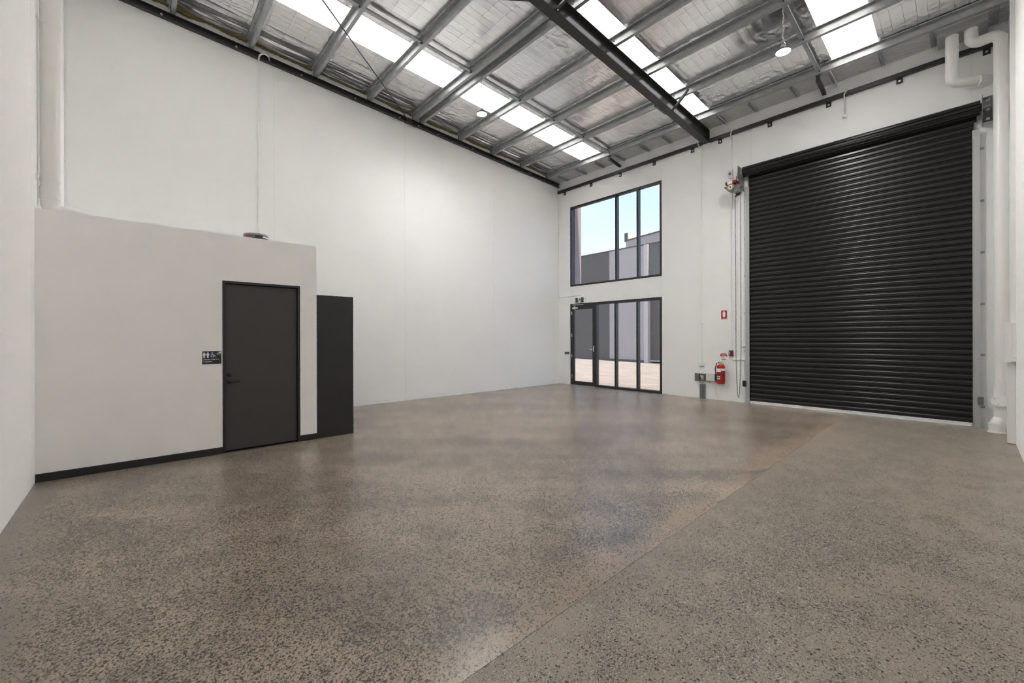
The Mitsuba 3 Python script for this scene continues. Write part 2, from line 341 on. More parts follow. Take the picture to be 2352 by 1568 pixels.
put('red_mark', MB().add(wrap(-66, -34, 0.026, 0.037, 0.1374)).add(wrap(-66, -62, 0.018, 0.043, 0.1374)), 'm_red', rc)
put('emblem', MB().lathe([(0, 0), (0.011, 0), (0.011, 0.0015), (0, 0.0015)], (cx + 0.1366 * math.cos(math.radians(-10)), cy + 0.1366 * math.sin(math.radians(-10)), zc + 0.029), 'x', 20), 'm_darkred', rc)
put('white_label', MB().add(wrap(22, 68, 0.024, 0.042, 0.1374)), 'm_signwhite', rc)

# ------------------------------------------------------------------ long wall: beam, conduit
def sloped_box(x0, x1, ya, yb, o0, o1):
    """box following the roof slope; offsets measured from the purlin underside plane"""
    V = [(x, y, zp(y) + o) for x in (x0, x1) for y in (ya, yb) for o in (o0, o1)]
    return trimesh.convex.convex_hull(np.array(V))
wbm = thing('wall_beam', 'dark steel channel sloping along the top of the long white wall', 'beam')
put('channel', MB().add(sloped_box(XW, XW + 0.012, YN, YB - 0.01, -0.105, 0.0)).add(sloped_box(XW, XW + 0.068, YN, YB - 0.01, -0.105, -0.094)).add(sloped_box(XW, XW + 0.068, YN, YB - 0.01, -0.011, 0.0)), 'm_steelpaint', wbm)
for y in (-0.3, 0.328, 1.3, 2.327, 3.331, 4.317, 4.774, 5.292, 6.296, 7.278, 8.282, 9.276):
    z = zp(y) - 0.055
    put('bolt', MB().cyl((XW + 0.01, y, z), (XW + 0.045, y, z), 0.011, 8).cyl((XW + 0.01, y, z), (XW + 0.022, y, z), 0.018, 6), 'm_chrome', wbm)
cd = thing('wall_conduit', 'thin white conduit rising up the long wall behind the toilet block', 'conduit')
put('pipe', MB().cyl((XW + 0.014, 1.623, ZT - 0.1), (XW + 0.014, 1.623, 6.235), 0.0125, 10), 'm_pipe', cd, smooth=True)
put('bend', MB().tube(fillet([(XW + 0.014, 1.623, 6.20), (XW + 0.10, 1.63, 6.30), (XW + 0.14, 1.69, 6.34), (XW + 0.09, 1.77, 6.335), (XW + 0.01, 1.80, 6.33)], 0.05), 0.014, 10), 'm_boxgrey', cd, smooth=True)
for z in (2.85, 3.45, 4.2, 4.95, 5.7):
    put('saddle', MB().box(XW, XW + 0.004, 1.60, 1.665, z - 0.008, z + 0.008).cyl((XW + 0.014, 1.623, z - 0.008), (XW + 0.014, 1.623, z + 0.008), 0.015, 10), 'm_white', cd)

# downpipe in the near corner behind the partition
dp = thing('corner_downpipe', 'thick white downpipe in the left corner above the toilet block', 'pipe')
px_, py_ = -6.235, YN + 0.083
put('pipe', MB().cyl((px_, py_, 2.83), (px_, py_, 6.43), 0.0715, 28), 'm_pipe', dp, smooth=40)
put('socket', MB().cyl((px_, py_, 2.78), (px_, py_, 2.90), 0.0755, 28), 'm_pipe', dp, smooth=40)
put('elbow', MB().tube(fillet([(px_, py_, 2.80), (px_, py_, 2.69), (px_ - 0.02, py_ + 0.20, 2.60)], 0.12), 0.0708, 24), 'm_pipe', dp, smooth=40)
put('branch_pipe', MB().tube([(px_ - 0.01, py_ + 0.10, 2.675), (px_ - 0.02, py_ + 0.62, 2.585)], 0.072, 24), 'm_pipe', dp, smooth=40)
for z in (2.97, 4.539):
    put('saddle', MB().cyl((px_, py_, z - 0.014), (px_, py_, z + 0.014), 0.0745, 28).box(px_ + 0.065, px_ + 0.12, YN, YN + 0.012, z - 0.014, z + 0.014), 'm_pipe', dp, smooth=40)

# ------------------------------------------------------------------ ceiling
SKY = [(-7.09, -6.44), (-4.345, -3.69), (-1.606, -0.985)]
RO = 0.16
ce = thing('ceiling', 'silver foil ceiling with three white skylight strips under wire mesh', kind='structure')
rng = np.random.default_rng(3)
def foil(x0, x1, seed, wallside=False):
    nx, ny = max(8, int((x1 - x0) / 0.018)), 420
    X, Y = np.meshgrid(np.linspace(x0, x1, nx), np.linspace(YN + 0.002, 9.06, ny), indexing='ij')
    def f(sx, sy, s, o=3): return meshkit.fbm(np.stack([X * sx, Y * sy, X * 0 + s * 3.1], -1), o, seed=s) - 0.5
    pj = [-0.6, 0.44, 1.49, 2.54, 3.59, 4.65, 5.86, 6.885, 7.93, 8.985]
    t = np.interp(Y, pj, np.arange(len(pj))) % 1.0
    sag = 0.014 * np.sin(np.pi * t)
    soft = np.clip(1.2 * np.sin(np.pi * t), 0.15, 1)
    wr = 0.014 * f(5, 0.6, seed) + 0.006 * f(22, 0.9, seed + 1) + 0.008 * f(2.2, 2.6, seed + 2)
    crump = np.abs(f(9, 7, seed + 3, 4)) * 0.065
    near = np.clip((Y - 8.45) / 0.5, 0, 1)
    if wallside:
        nw = np.exp(-((X - x0) / 0.55) ** 2); wr = wr + nw * (0.060 * f(14, 0.6, seed + 5) + 0.02 * f(40, 1.2, seed + 8) - 0.02 * np.exp(-((X - x0) / 0.12) ** 2))
    pt = np.clip(f(1.3, 1.3, seed + 6) * 7 - 0.35, 0, 1)
    Z = zp(Y) + 0.155 - sag * 0.6 + (wr * soft + crump * (0.55 * pt + 0.9 * near) - 0.02 * near)
    Z = np.maximum(Z, zp(Y) + 0.128)
    V = np.stack([X, Y, Z], -1).reshape(-1, 3); i = np.arange(nx * ny).reshape(nx, ny)
    q = np.stack([i[:-1, :-1], i[:-1, 1:], i[1:, 1:], i[1:, :-1]], -1).reshape(-1, 4)
    return (V, q)
FO = [(-8.345, SKY[0][0]), (SKY[0][1], SKY[1][0]), (SKY[1][1], SKY[2][0]), (SKY[2][1], XR)]
for i, (a, b) in enumerate(FO):
    put('foil_blanket', foil(a, b, 11 + 7 * i, i == 0), 'm_foil', ce, smooth=True)
RX = [XW - 0.05] + [v for s in SKY for v in s] + [XR + 0.05]
for a, b in zip(RX[0::2], RX[1::2]):
    put('roof_sheet', MB().add(sloped_box(a, b, YN - 0.1, YB + 0.05, 0.235, 0.255)), 'm_zinc', ce)
for a, b in SKY:
    # trapezoidal ribbed translucent sheet
    prof, x = [], a - 0.02
    while x < b + 0.02:
        prof += [(x, 0), (x + 0.135, 0), (x + 0.150, 0.024), (x + 0.175, 0.024)]; x += 0.19
    prof = [(p[0], p[1]) for p in prof if p[0] < b + 0.01] + [(b + 0.02, 0)]
    V = [(p, y, zp(y) + 0.20 + h) for p, h in prof for y in (YN - 0.1, 9.25)]
    put('skylight_sheet', (np.array(V), np.array([[2 * i, 2 * i + 1, 2 * i + 3, 2 * i + 2] for i in range(len(prof) - 1)])), 'm_skylight', ce)
    put('skylight_trim', MB().add(sloped_box(a - 0.012, a, YN, 9.25, 0.15, 0.24)).add(sloped_box(b, b + 0.012, YN, 9.25, 0.15, 0.24)).add(sloped_box(a, b, 9.235, YB + 0.05, 0.16, 0.25)), 'm_foil', ce)
# safety mesh
wm = MB()
def wire(pts):
    P = np.asarray(pts, float); r = 0.0014; n = 3
    a = np.arange(n) * 2 * np.pi / n; d = P[-1] - P[0]; d /= np.linalg.norm(d)
    u = np.cross(d, [0, 0, 1.0]); u /= np.linalg.norm(u); w = np.cross(d, u)
    ring = r * (np.cos(a)[:, None] * u + np.sin(a)[:, None] * w)
    V = (P[:, None] + ring[None]).reshape(-1, 3); F_ = []
    for i in range(len(P) - 1):
        for j in range(n):
            q, jn = i * n, (j + 1) % n
            F_ += [[q + j, q + jn, q + n + jn], [q + j, q + n + jn, q + n + j]]
    wm.add(trimesh.Trimesh(V, F_, process=False))
k = 0
for i in range(68):
    x = -4.949 + 0.13 * (i - 26) + rng.normal() * 0.006
    if XW + 0.05 < x < XR - 0.02:
        ys = np.linspace(YN + 0.02, 9.0, 38); wire([(x + rng.normal() * 0.003, y, zp(y) + 0.120 - 0.006 * math.sin((y - 0.44) / 1.05 * math.pi) ** 2) for y in ys])
for i in range(-8, 30):
    y = 1.629 + 0.265 * i + rng.normal() * 0.01
    if YN + 0.05 < y < 9.0:
        xs = np.linspace(XW + 0.04, XR - 0.01, 24); wire([(x, y + rng.normal() * 0.003, zp(y) + 0.118) for x in xs])
put('wire_mesh', wm, 'm_wire', ce, kind='stuff')

PUR = [-0.61, 0.44, 1.49, 2.54, 3.59, 4.62, 4.81, 5.86, 6.885, 7.93, 8.985]
# wool edge of the blanket at the long wall
for ya, yb in zip([YN] + PUR[:-1], PUR):
    if yb - ya < 0.3: continue
    n = 36; ys = np.linspace(ya + 0.03, yb - 0.03, n); V = []
    for y in ys:
        lo = zp(y) + 0.105 + 0.03 * (meshkit.fbm(np.array([[y * 3.1, 1.0, 2.0]]), 3)[0] - 0.5) * 2 + 0.006 * rng.normal() * 0.5
        for x in (XW + 0.002, XW + 0.055 + 0.01 * rng.random()):
            for z in (lo, zp(y) + 0.165): V.append((x, y, z))
    F_ = []
    for i in range(n - 1):
        q = 4 * i
        for a, b in ((0, 1), (1, 3), (3, 2), (2, 0)): F_.append([q + a, q + b, q + 4 + b, q + 4 + a])
    put('insulation_edge', (np.array(V), np.array(F_)), 'm_wool', ce)

# ------------------------------------------------------------------ purlins, rafter, braces
ordn = ['first', 'second', 'third', 'fourth', 'fifth', 'sixth', 'seventh', 'eighth', 'ninth', 'tenth', 'eleventh']
def purlin(y, lab):
    k = thing('roof_purlin', lab, 'purlin', 'galvanised roof purlins')
    t, h, w = 0.003, 0.128, 0.055
    a, b = XW + 0.03, XR
    m = MB().box(a, b, y - t, y, zp(y), zp(y) + h).box(a, b, y, y + w, zp(y), zp(y) + t).box(a, b, y + w - t, y + w, zp(y), zp(y) + 0.014).box(a, b, y - w, y, zp(y) + h - t, zp(y) + h).box(a, b, y - w, y - w + t, zp(y) + h - 0.014, zp(y) + h)
    put('section', m, 'm_galv', k)
    put('cleat', MB().box(XW + 0.005, XW + 0.075, y + 0.001, y + 0.010, zp(y) - 0.0, zp(y) + 0.12).cyl((XW + 0.05, y - 0.014, zp(y) + 0.09), (XW + 0.05, y + 0.02, zp(y) + 0.09), 0.009, 6).cyl((XW + 0.05, y - 0.014, zp(y) + 0.035), (XW + 0.05, y + 0.02, zp(y) + 0.035), 0.009, 6), 'm_steelpaint', k)
    put('cleat', MB().box(-4.02, -3.95, y + 0.001, y + 0.010, zp(y) - 0.0, zp(y) + 0.11).cyl((-3.93, y - 0.014, zp(y) + 0.07), (-3.93, y + 0.012, zp(y) + 0.07), 0.010, 6).cyl((-4.04, y - 0.014, zp(y) + 0.07), (-4.04, y + 0.012, zp(y) + 0.07), 0.010, 6), 'm_steelpaint', k)
    sc = MB()
    for x in np.arange(a + 0.2, b, 0.38): sc.cyl((x, y - 0.03, zp(y) + h - 0.016), (x, y - 0.03, zp(y) + h), 0.004, 5)
    put('screws', sc, 'm_dark', k, kind='stuff')
    return k
vis = [y for y in PUR[::-1]]
for i, y in enumerate(vis):
    purlin(y, f'galvanised steel purlin under the foil ceiling, {ordn[i]} counted from the window wall')

rf_ = thing('rafter', 'dark steel rafter crossing the ceiling between the two hanging lights', 'beam')
ra, rb, RH = -4.06, -3.908, 0.275
put('bottom_flange', MB().add(sloped_box(ra, rb, YN, YB - 0.03, -RH, -RH + 0.011)), 'm_steelpaint', rf_)
put('web', MB().add(sloped_box((ra + rb) / 2 - 0.005, (ra + rb) / 2 + 0.005, YN, YB - 0.03, -RH + 0.011, -0.011)), 'm_web', rf_)
put('top_flange', MB().add(sloped_box(ra, rb, YN, YB - 0.005, -0.011, 0.0)), 'm_steelpaint', rf_)
put('end_plate', MB().box(ra, rb, YB - 0.03, YB, zp(YB) - RH - 0.0, zp(YB) - 0.002), 'm_steelpaint', rf_)
eb = MB()
for x in (ra + 0.03, rb - 0.03):
    for z in (5.80, 5.93): eb.cyl((x, YB - 0.055, z), (x, YB - 0.03, z), 0.013, 6)
put('bolts', eb, 'm_steelpaint', rf_, kind='stuff')

def brace(p0, p1, lab):
    k = thing('fly_brace', lab, 'brace', 'fly braces of the dark rafter')
    p0, p1 = np.array(p0), np.array(p1); d = (p1 - p0) / np.linalg.norm(p1 - p0)
    u = np.array([0, 1.0, 0]); u = u - d * np.dot(u, d); u /= np.linalg.norm(u); w = np.cross(d, u)
    def leg(a0, a1, b0, b1):
        V = [p + u * a + w * b for p in (p0, p1) for a in (a0, a1) for b in (b0, b1)]
        return trimesh.convex.convex_hull(np.array(V))
    put('angle', MB().add(leg(-0.02, 0.02, -0.002, 0.002)).add(leg(-0.02, -0.016, -0.002, 0.036)), 'm_steelpaint', k)
    put('bolt', MB().cyl(p0 + d * 0.02 - w * 0.02, p0 + d * 0.02 + w * 0.02, 0.011, 6), 'm_chrome', k)
    put('bolt', MB().cyl(p1 - d * 0.02 - w * 0.02, p1 - d * 0.02 + w * 0.02, 0.011, 6), 'm_chrome', k)
brace((rb - 0.01, 7.86, zp(7.86) - RH + 0.02), (-3.63, 7.94, zp(7.93) + 0.07), 'dark angle brace from rafter to purlin beside the right skylight, near the window wall')
brace((ra + 0.01, 7.86, zp(7.86) - RH + 0.02), (-4.34, 7.94, zp(7.93) + 0.07), 'dark angle brace peeping out left of the rafter near the window wall')
brace((rb - 0.01, 4.42, zp(4.42) - RH + 0.02), (-3.63, 4.64, zp(4.62) + 0.07), 'dark angle brace at the rafter where the tie rod meets it, right side')
brace((ra + 0.01, 4.42, zp(4.42) - RH + 0.02), (-4.34, 4.60, zp(4.62) + 0.07), 'dark angle brace at the rafter where the tie rod meets it, left side')

def bridging(x, ya, yb, lab):
    k = thing('bridging_bar', lab, 'bridging bar', 'bridging bars between purlins')
    z0, z1 = zp(ya) + 0.055, zp(yb) + 0.055
    V = lambda a, b, c, d: trimesh.convex.convex_hull(np.array([(x + xx, y, z + zz) for xx in (a, b) for zz in (c, d) for y, z in ((ya + 0.004, z0), (yb - 0.006, z1))]))
    put('channel', MB().add(V(-0.03, 0.03, -0.002, 0.002)).add(V(-0.03, -0.027, -0.002, 0.028)).add(V(0.027, 0.03, -0.002, 0.028)), 'm_galv', k)
    put('end_bolt', MB().cyl((x + 0.02, yb - 0.03, z1 - 0.02), (x + 0.02, yb - 0.006, z1 - 0.02), 0.010, 6), 'm_dark', k)
for j, x in enumerate((-6.19, -1.80)):
    side = ('left skylight', 'right-hand skylight')[j]
    sp = [(a, b) for a, b in zip(PUR[:-1], PUR[1:]) if b - a > 0.3 and a > 0][::-1]
    for i, (a, b) in enumerate(sp):
        bridging(x, a, b, f'galvanised bar bridging purlins beside the {side}, {ordn[i]} from the window wall')

def rod(p0, p1, lab):
    k = thing('tie_rod', lab, 'tie rod')
    put('rod', MB().tube([p0, p1], 0.0095, 8), 'm_steelpaint', k, smooth=True)
    return k
r1 = rod((XW + 0.085, 4.48, 6.175), (-4.02, -0.66, zp(-0.6) - 0.15), 'dark diagonal tie rod running from the long wall beam up out of frame')
put('gusset', MB().box(XW + 0.0, XW + 0.11, 4.44, 4.56, 6.13, 6.185, 0.004).add(trimesh.convex.convex_hull(np.array([(XW + xx, y, z) for xx in (0.068, 0.078) for y, z in ((4.46, 6.20), (4.58, 6.16), (4.66, 6.07), (4.56, 6.09))]))), 'm_steelpaint', r1)
r2 = rod((-4.03, 4.38, zp(4.38) - 0.085), (XW + 0.085, -0.52, zp(-0.5) - 0.045), 'dark tie rod crossing the top of the picture to the rafter')

# ------------------------------------------------------------------ hanging lights
def high_bay(x, y, zt, zd, lab):
    k = thing('high_bay_light', lab, 'ceiling light', 'hanging high bay lights')
    put('housing', MB().lathe([(0, 0.030), (0.05, 0.030), (0.085, 0.022), (0.101, 0.012), (0.103, 0.004), (0.101, -0.002), (0.094, -0.004), (0.091, 0.003), (0, 0.003)], (x, y, zd), n=40), 'm_steelpaint', k, smooth=35)
    put('driver', MB().lathe([(0, 0.03), (0.036, 0.03), (0.034, 0.085), (0.028, 0.092), (0, 0.092)], (x, y, zd)), 'm_grey', k, smooth=35)
    ky = num(f'{k}__diffuser')
    m = MB().lathe([(0, -0.012), (0.05, -0.010), (0.0925, -0.002)], (x, y, zd), n=40).mesh()
    if m.face_normals[:, 2].mean() > 0: m.invert()
    scene[ky] = mikit.ply(m, {'type': 'diffuse', 'reflectance': rgb(0.8, 0.8, 0.8)}, smooth=True, emitter={'type': 'area', 'radiance': rgb(LAMP, LAMP * 0.985, LAMP * 0.95)})
    tag(ky, 'glowing white diffuser')
    put('sensor', MB().lathe([(0, -0.016), (0.012, -0.015), (0.014, -0.008), (0, -0.008)], (x, y, zd), n=14), 'm_boxgrey', k)
    put('hook', MB().tube(fillet([(x - 0.03, y, zd + 0.10), (x, y, zd + 0.16), (x + 0.03, y, zd + 0.10)], 0.02), 0.004, 6), 'm_chrome', k)
    c = MB(); n = max(4, int((zt - zd - 0.14) / 0.026)); z = np.linspace(zd + 0.15, zt, n)
    for i, q in enumerate(z):
        a = np.linspace(0, 2 * np.pi, 9); u = np.array([1, 0, 0]) if i % 2 else np.array([0, 1, 0])
        c.tube(np.array([np.array([x, y, q]) + u * 0.008 * math.cos(t) + np.array([0, 0, 0.017 * math.sin(t)]) for t in a]), 0.0026, 4)
    put('chain', c, 'm_zinc', k, kind='stuff')
    cable = [(x + 0.012 * math.sin(3 * t), y + 0.012 * math.cos(2 * t), zd + 0.1 + (zt - zd - 0.1) * t / 6) for t in np.linspace(0, 6, 24)]
    put('cable', MB().tube(cable, 0.003, 5), 'm_boxgrey', k)
LAMP = 75.0
high_bay(-6.155, 4.845, zp(4.81), 5.58, 'round glowing light on a chain in the left bay, before the left skylight')
high_bay(-1.812, 6.973, zp(6.885), 5.51, 'round glowing light on a chain in the right bay, above the roller door')

# ------------------------------------------------------------------ gutter over the window wall
gt = thing('box_gutter', 'ribbed zinc box gutter between the last purlin and the window wall', 'gutter')
prof = [(9.045, 6.20), (9.06, 6.042)]
y = 9.06
while y < 9.40:
    prof += [(y + 0.040, 6.042), (y + 0.044, 6.064), (y + 0.052, 6.064), (y + 0.056, 6.042)]; y += 0.056
prof += [(9.46, 6.042), (9.475, 6.034), (9.535, 6.034), (9.54, 6.20)]
V = [(x, a, b) for a, b in prof for x in (XW + 0.005, XR)]
put('tray', (np.array(V), np.array([[2 * i, 2 * i + 1, 2 * i + 3, 2 * i + 2] for i in range(len(prof) - 1)])), 'm_gutter', gt)
for x in (-7.97, -7.31, -6.70, -6.06, -5.36, -4.78, -3.55, -2.94, -2.23, -1.65, -0.99, -0.385, 0.27):
    put('strap', MB().box(x - 0.022, x - 0.019, 9.05, 9.52, 6.0, 6.034).box(x + 0.019, x + 0.022, 9.05, 9.52, 6.0, 6.034).box(x - 0.022, x + 0.022, 9.05, 9.52, 6.030, 6.034).cyl((x, 9.07, 5.997), (x, 9.07, 6.032), 0.014, 6), 'm_galv', gt)
put('sump', MB().box(-0.336, 0.19, 9.10, 9.50, 5.935, 6.20, 0.004), 'm_zinc', gt, label='zinc rainwater sump box')
for x, lab in ((-6.21, 'dark square bracket under the gutter above the upper window'), (-1.815, 'dark square bracket under the gutter above the roller door')):
    k = thing('gutter_bracket', lab, 'bracket', 'dark brackets under the box gutter')
    put('hanger', MB().box(x - 0.03, x + 0.03, 9.03, 9.055, 5.93, zp(9.0) + 0.01), 'm_steelpaint', k)
    V = [(x + a, yy, zz + b) for a in (-0.028, 0.028) for b in (-0.028, 0.028) for yy, zz in ((9.045, 5.96), (9.53, 5.905))]
    put('arm', MB().add(trimesh.convex.convex_hull(np.array(V))), 'm_steelpaint', k)

for x, lab in ((-3.55, 'white cable running along a gutter strap just right of the rafter'), (-1.65, 'white cable running along a gutter strap near the roller door motion sensor')):
    k = thing('gutter_cable', lab, 'cable')
    put('cable', MB().tube(fillet([(x + 0.01, 8.97, 6.13), (x + 0.012, 9.04, 6.03), (x + 0.03, 9.07, 5.985), (x + 0.028, 9.50, 5.992), (x + 0.03, 9.53, 5.95)], 0.03), 0.008, 8), 'm_boxgrey', k, smooth=30)
    put('drop_wire', MB().tube([(x + 0.03, 9.53, 5.96), (x + 0.045, 9.538, 5.80)], 0.0025, 5), 'm_boxgrey', k)

# dark bar along the window wall
BZ0, BZ1, BY = 5.722, 5.797, 9.485
cl = [-8.13, -7.165, -6.217, -5.246, -4.293, -3.678, -2.715, -1.753, -0.787, 0.178]
for a, b, lab in ((-8.375, ra - 0.001, 'dark steel bar above the windows, from the corner to the rafter'), (rb + 0.001, XR - 0.02, 'dark steel bar above the roller door, right of the rafter')):
    k = thing('wall_bar', lab, 'beam')
    put('bar', MB().box(a, b, BY, YB, BZ0, BZ1, 0.003), 'm_steelpaint', k)
    for x in cl:
        if a < x < b:
            put('cleat', MB().box(x - 0.04, x + 0.04, YB - 0.009, YB, 5.633, BZ0 + 0.005).box(x - 0.04, x + 0.04, BY + 0.01, YB, BZ0 - 0.006, BZ0), 'm_steelpaint', k)
            put('bolt', MB().cyl((x, YB - 0.026, 5.676), (x, YB - 0.005, 5.676), 0.010, 8).cyl((x, YB - 0.014, 5.676), (x, YB - 0.008, 5.676), 0.016, 12), 'm_chrome', k)

# ------------------------------------------------------------------ windows
def ring(m, x0, x1, z0, z1, w, y0, y1, b=0.002):
    m.box(x0, x0 + w, y0, y1, z0, z1, b).box(x1 - w, x1, y0, y1, z0, z1, b).box(x0 + w, x1 - w, y0, y1, z0, z0 + w, b).box(x0 + w, x1 - w, y0, y1, z1 - w, z1, b)
w1 = thing('window_1', 'upper black framed window of three panes', kind='structure')
fy0, fy1 = YB - 0.006, YB + 0.105
m = MB(); ring(m, -7.93, -5.057, 2.882, 5.222, 0.052, fy0, fy1)
put('frame', m, 'm_frame', w1)
for x in (-6.384, -5.742): put('mullion', MB().box(x, x + 0.054, fy0 + 0.002, fy1, 2.93, 5.172, 0.002), 'm_frame', w1)
for a, b in ((-7.88, -6.384), (-6.33, -5.742), (-5.688, -5.107)):
    put('pane', MB().add(trimesh.Trimesh([(a, YB + 0.07, 2.93), (b, YB + 0.07, 2.93), (b, YB + 0.07, 5.172), (a, YB + 0.07, 5.172)], [[0, 1, 2], [0, 2, 3]], process=False)), 'm_glass', w1)
w2 = thing('window_2', 'three tall black framed panes right of the glazed door', kind='structure')
m = MB().box(-7.934, -7.884, fy0, fy1, 0, 2.372, 0.002).box(-5.113, -5.063, fy0, fy1, 0, 2.372, 0.002).box(-7.884, -5.113, fy0, fy1, 2.30, 2.372, 0.002).box(-7.045, -5.113, fy0, fy1, 0, 0.055, 0.002)
put('frame', m, 'm_frame', w2)
put('threshold', MB().box(-7.884, -7.03, fy0 - 0.03, fy1, 0, 0.012, 0.002), 'm_alu', w2)
for x in (-7.05, -6.414, -5.758): put('mullion', MB().box(x, x + 0.052, fy0 + 0.002, fy1, 0.0, 2.31, 0.002), 'm_frame', w2)
for a, b in ((-6.998, -6.414), (-6.362, -5.758), (-5.706, -5.113)):
    put('pane', MB().add(trimesh.Trimesh([(a, YB + 0.07, 0.05), (b, YB + 0.07, 0.05), (b, YB + 0.07, 2.305), (a, YB + 0.07, 2.305)], [[0, 1, 2], [0, 2, 3]], process=False)), 'm_glass', w2)
d2 = thing('door_2', 'black framed glazed exit door with silver lever and closer', kind='structure')
la, lb = -7.88, -7.055
put('leaf', MB().box(la, la + 0.085, YB, YB + 0.05, 0.016, 2.296, 0.002).box(lb - 0.085, lb, YB, YB + 0.05, 0.016, 2.296, 0.002).box(la + 0.085, lb - 0.085, YB, YB + 0.05, 2.195, 2.296, 0.002).box(la + 0.085, lb - 0.085, YB, YB + 0.05, 0.016, 0.118, 0.002), 'm_frame', d2)
put('pane', MB().add(trimesh.Trimesh([(la + 0.08, YB + 0.03, 0.11), (lb - 0.08, YB + 0.03, 0.11), (lb - 0.08, YB + 0.03, 2.2), (la + 0.08, YB + 0.03, 2.2)], [[0, 1, 2], [0, 2, 3]], process=False)), 'm_glass', d2)
for z in (0.25, 0.85, 1.45, 2.10): put('hinge', MB().cyl((la + 0.004, YB - 0.008, z - 0.05), (la + 0.004, YB - 0.008, z + 0.05), 0.009, 10).box(la, la + 0.022, YB - 0.003, YB + 0.002, z - 0.05, z + 0.05), 'm_chrome', d2)
put('closer', MB().box(-7.82, -7.62, YB - 0.055, YB, 2.215, 2.265, 0.004).box(-7.75, -7.725, YB - 0.06, YB, 2.20, 2.31, 0.003), 'm_alu', d2)
put('closer_rail', MB().box(-7.83, -7.43, YB - 0.035, YB - 0.006, 2.325, 2.345, 0.003), 'm_alu', d2)
put('handle', MB().box(lb - 0.055, lb - 0.025, YB - 0.012, YB, 0.98, 1.16, 0.003).tube(fillet([(lb - 0.04, YB - 0.01, 1.055), (lb - 0.04, YB - 0.055, 1.055), (lb - 0.16, YB - 0.055, 1.055)], 0.012), 0.009, 10).box(lb - 0.17, lb - 0.15, YB + 0.01, YB + 0.05, 1.04, 1.06), 'm_chrome', d2)

# ------------------------------------------------------------------ roller door
rd = thing('roller_door', 'wide black ribbed roller door in galvanised side guides', 'roller door')
pitch = 0.0952; CY = YB - 0.050
pr = [(0, .0115), (.004, .0138), (.010, .0142), (.030, .0146), (.039, .0143), (.046, .0133), (.052, .0114), (.057, .0086), (.0610, .0050), (.0640, .0018), (.0662, .0003), (.0685, .0006), (.0710, .0032), (.0735, .0060), (.0762, .0072), (.0788, .0062), (.0805, .0036), (.0820, .0006), (.0845, 0), (.0870, .001), (.0900, .0045), (.0930, .0092), (.0952, .0115)]
sv, sf = [], []
for z, d in pr: sv += [(D0 - 0.02, CY - d, z), (D1 + 0.02, CY - d, z)]
for z, d in ((0.0952, -0.004), (0, -0.004)): sv += [(D0 - 0.02, CY - d, z), (D1 + 0.02, CY - d, z)]
npf = len(sv) // 2
for i in range(npf):
    j = (i + 1) % npf; sf.append([2 * i, 2 * i + 1, 2 * j + 1, 2 * j])
m = trimesh.Trimesh(np.array(sv), np.vstack([np.array(sf)[:, [0, 1, 2]], np.array(sf)[:, [0, 2, 3]]]), process=False)
slat = mikit.ply(m, 'm_shutter', smooth=50)
nsl = 0
z = 0.062
while z < 4.70:
    scene[num(f'{rd}__slat')] = {**slat, 'to_world': T().translate([0, 0, z])}; z += pitch; nsl += 1
mat('m_bright', (0.82, 0.82, 0.81), 0.35, 0.6)
put('bottom_rail', MB().box(D0 + 0.005, D1 - 0.005, CY - 0.03, CY + 0.01, 0.004, 0.060, 0.004).box(D0 + 0.005, D1 - 0.005, CY - 0.036, CY - 0.03, 0.052, 0.062), 'm_bright', rd)
# rolled-up curtain on the barrel
bc = np.array([9.41, 4.812]); nseg = 12; ang = []
pts = []
for i in range(nseg):
    a = i * 2 * math.pi / nseg + 0.13
    for da, r in ((-0.185, 0.106), (0.130, 0.105), (0.155, 0.097), (0.185, 0.100), (0.215, 0.096), (0.26, 0.098)): pts.append((r * math.cos(a + da), r * math.sin(a + da)))
poly = Polygon(pts).buffer(0)
Mx = np.array([[0, 0, 1, -3.165], [1, 0, 0, bc[0]], [0, 1, 0, bc[1]], [0, 0, 0, 1.0]])
put('barrel', MB().prism(poly, 3.277, Mx), 'm_shutter', rd)
put('curtain_drop', MB().add(trimesh.convex.convex_hull(np.array([(x, y, z) for x in (D0 + 0.01, D1 + 0.05) for y, z in ((9.495, 4.80), (9.505, 4.80), (CY - 0.010, 4.64), (CY + 0.004, 4.64))]))), 'm_shutter', rd)
put('axle', MB().cyl((-3.29, bc[0], bc[1]), (0.22, bc[0], bc[1]), 0.024, 14), 'm_zinc', rd, smooth=30)
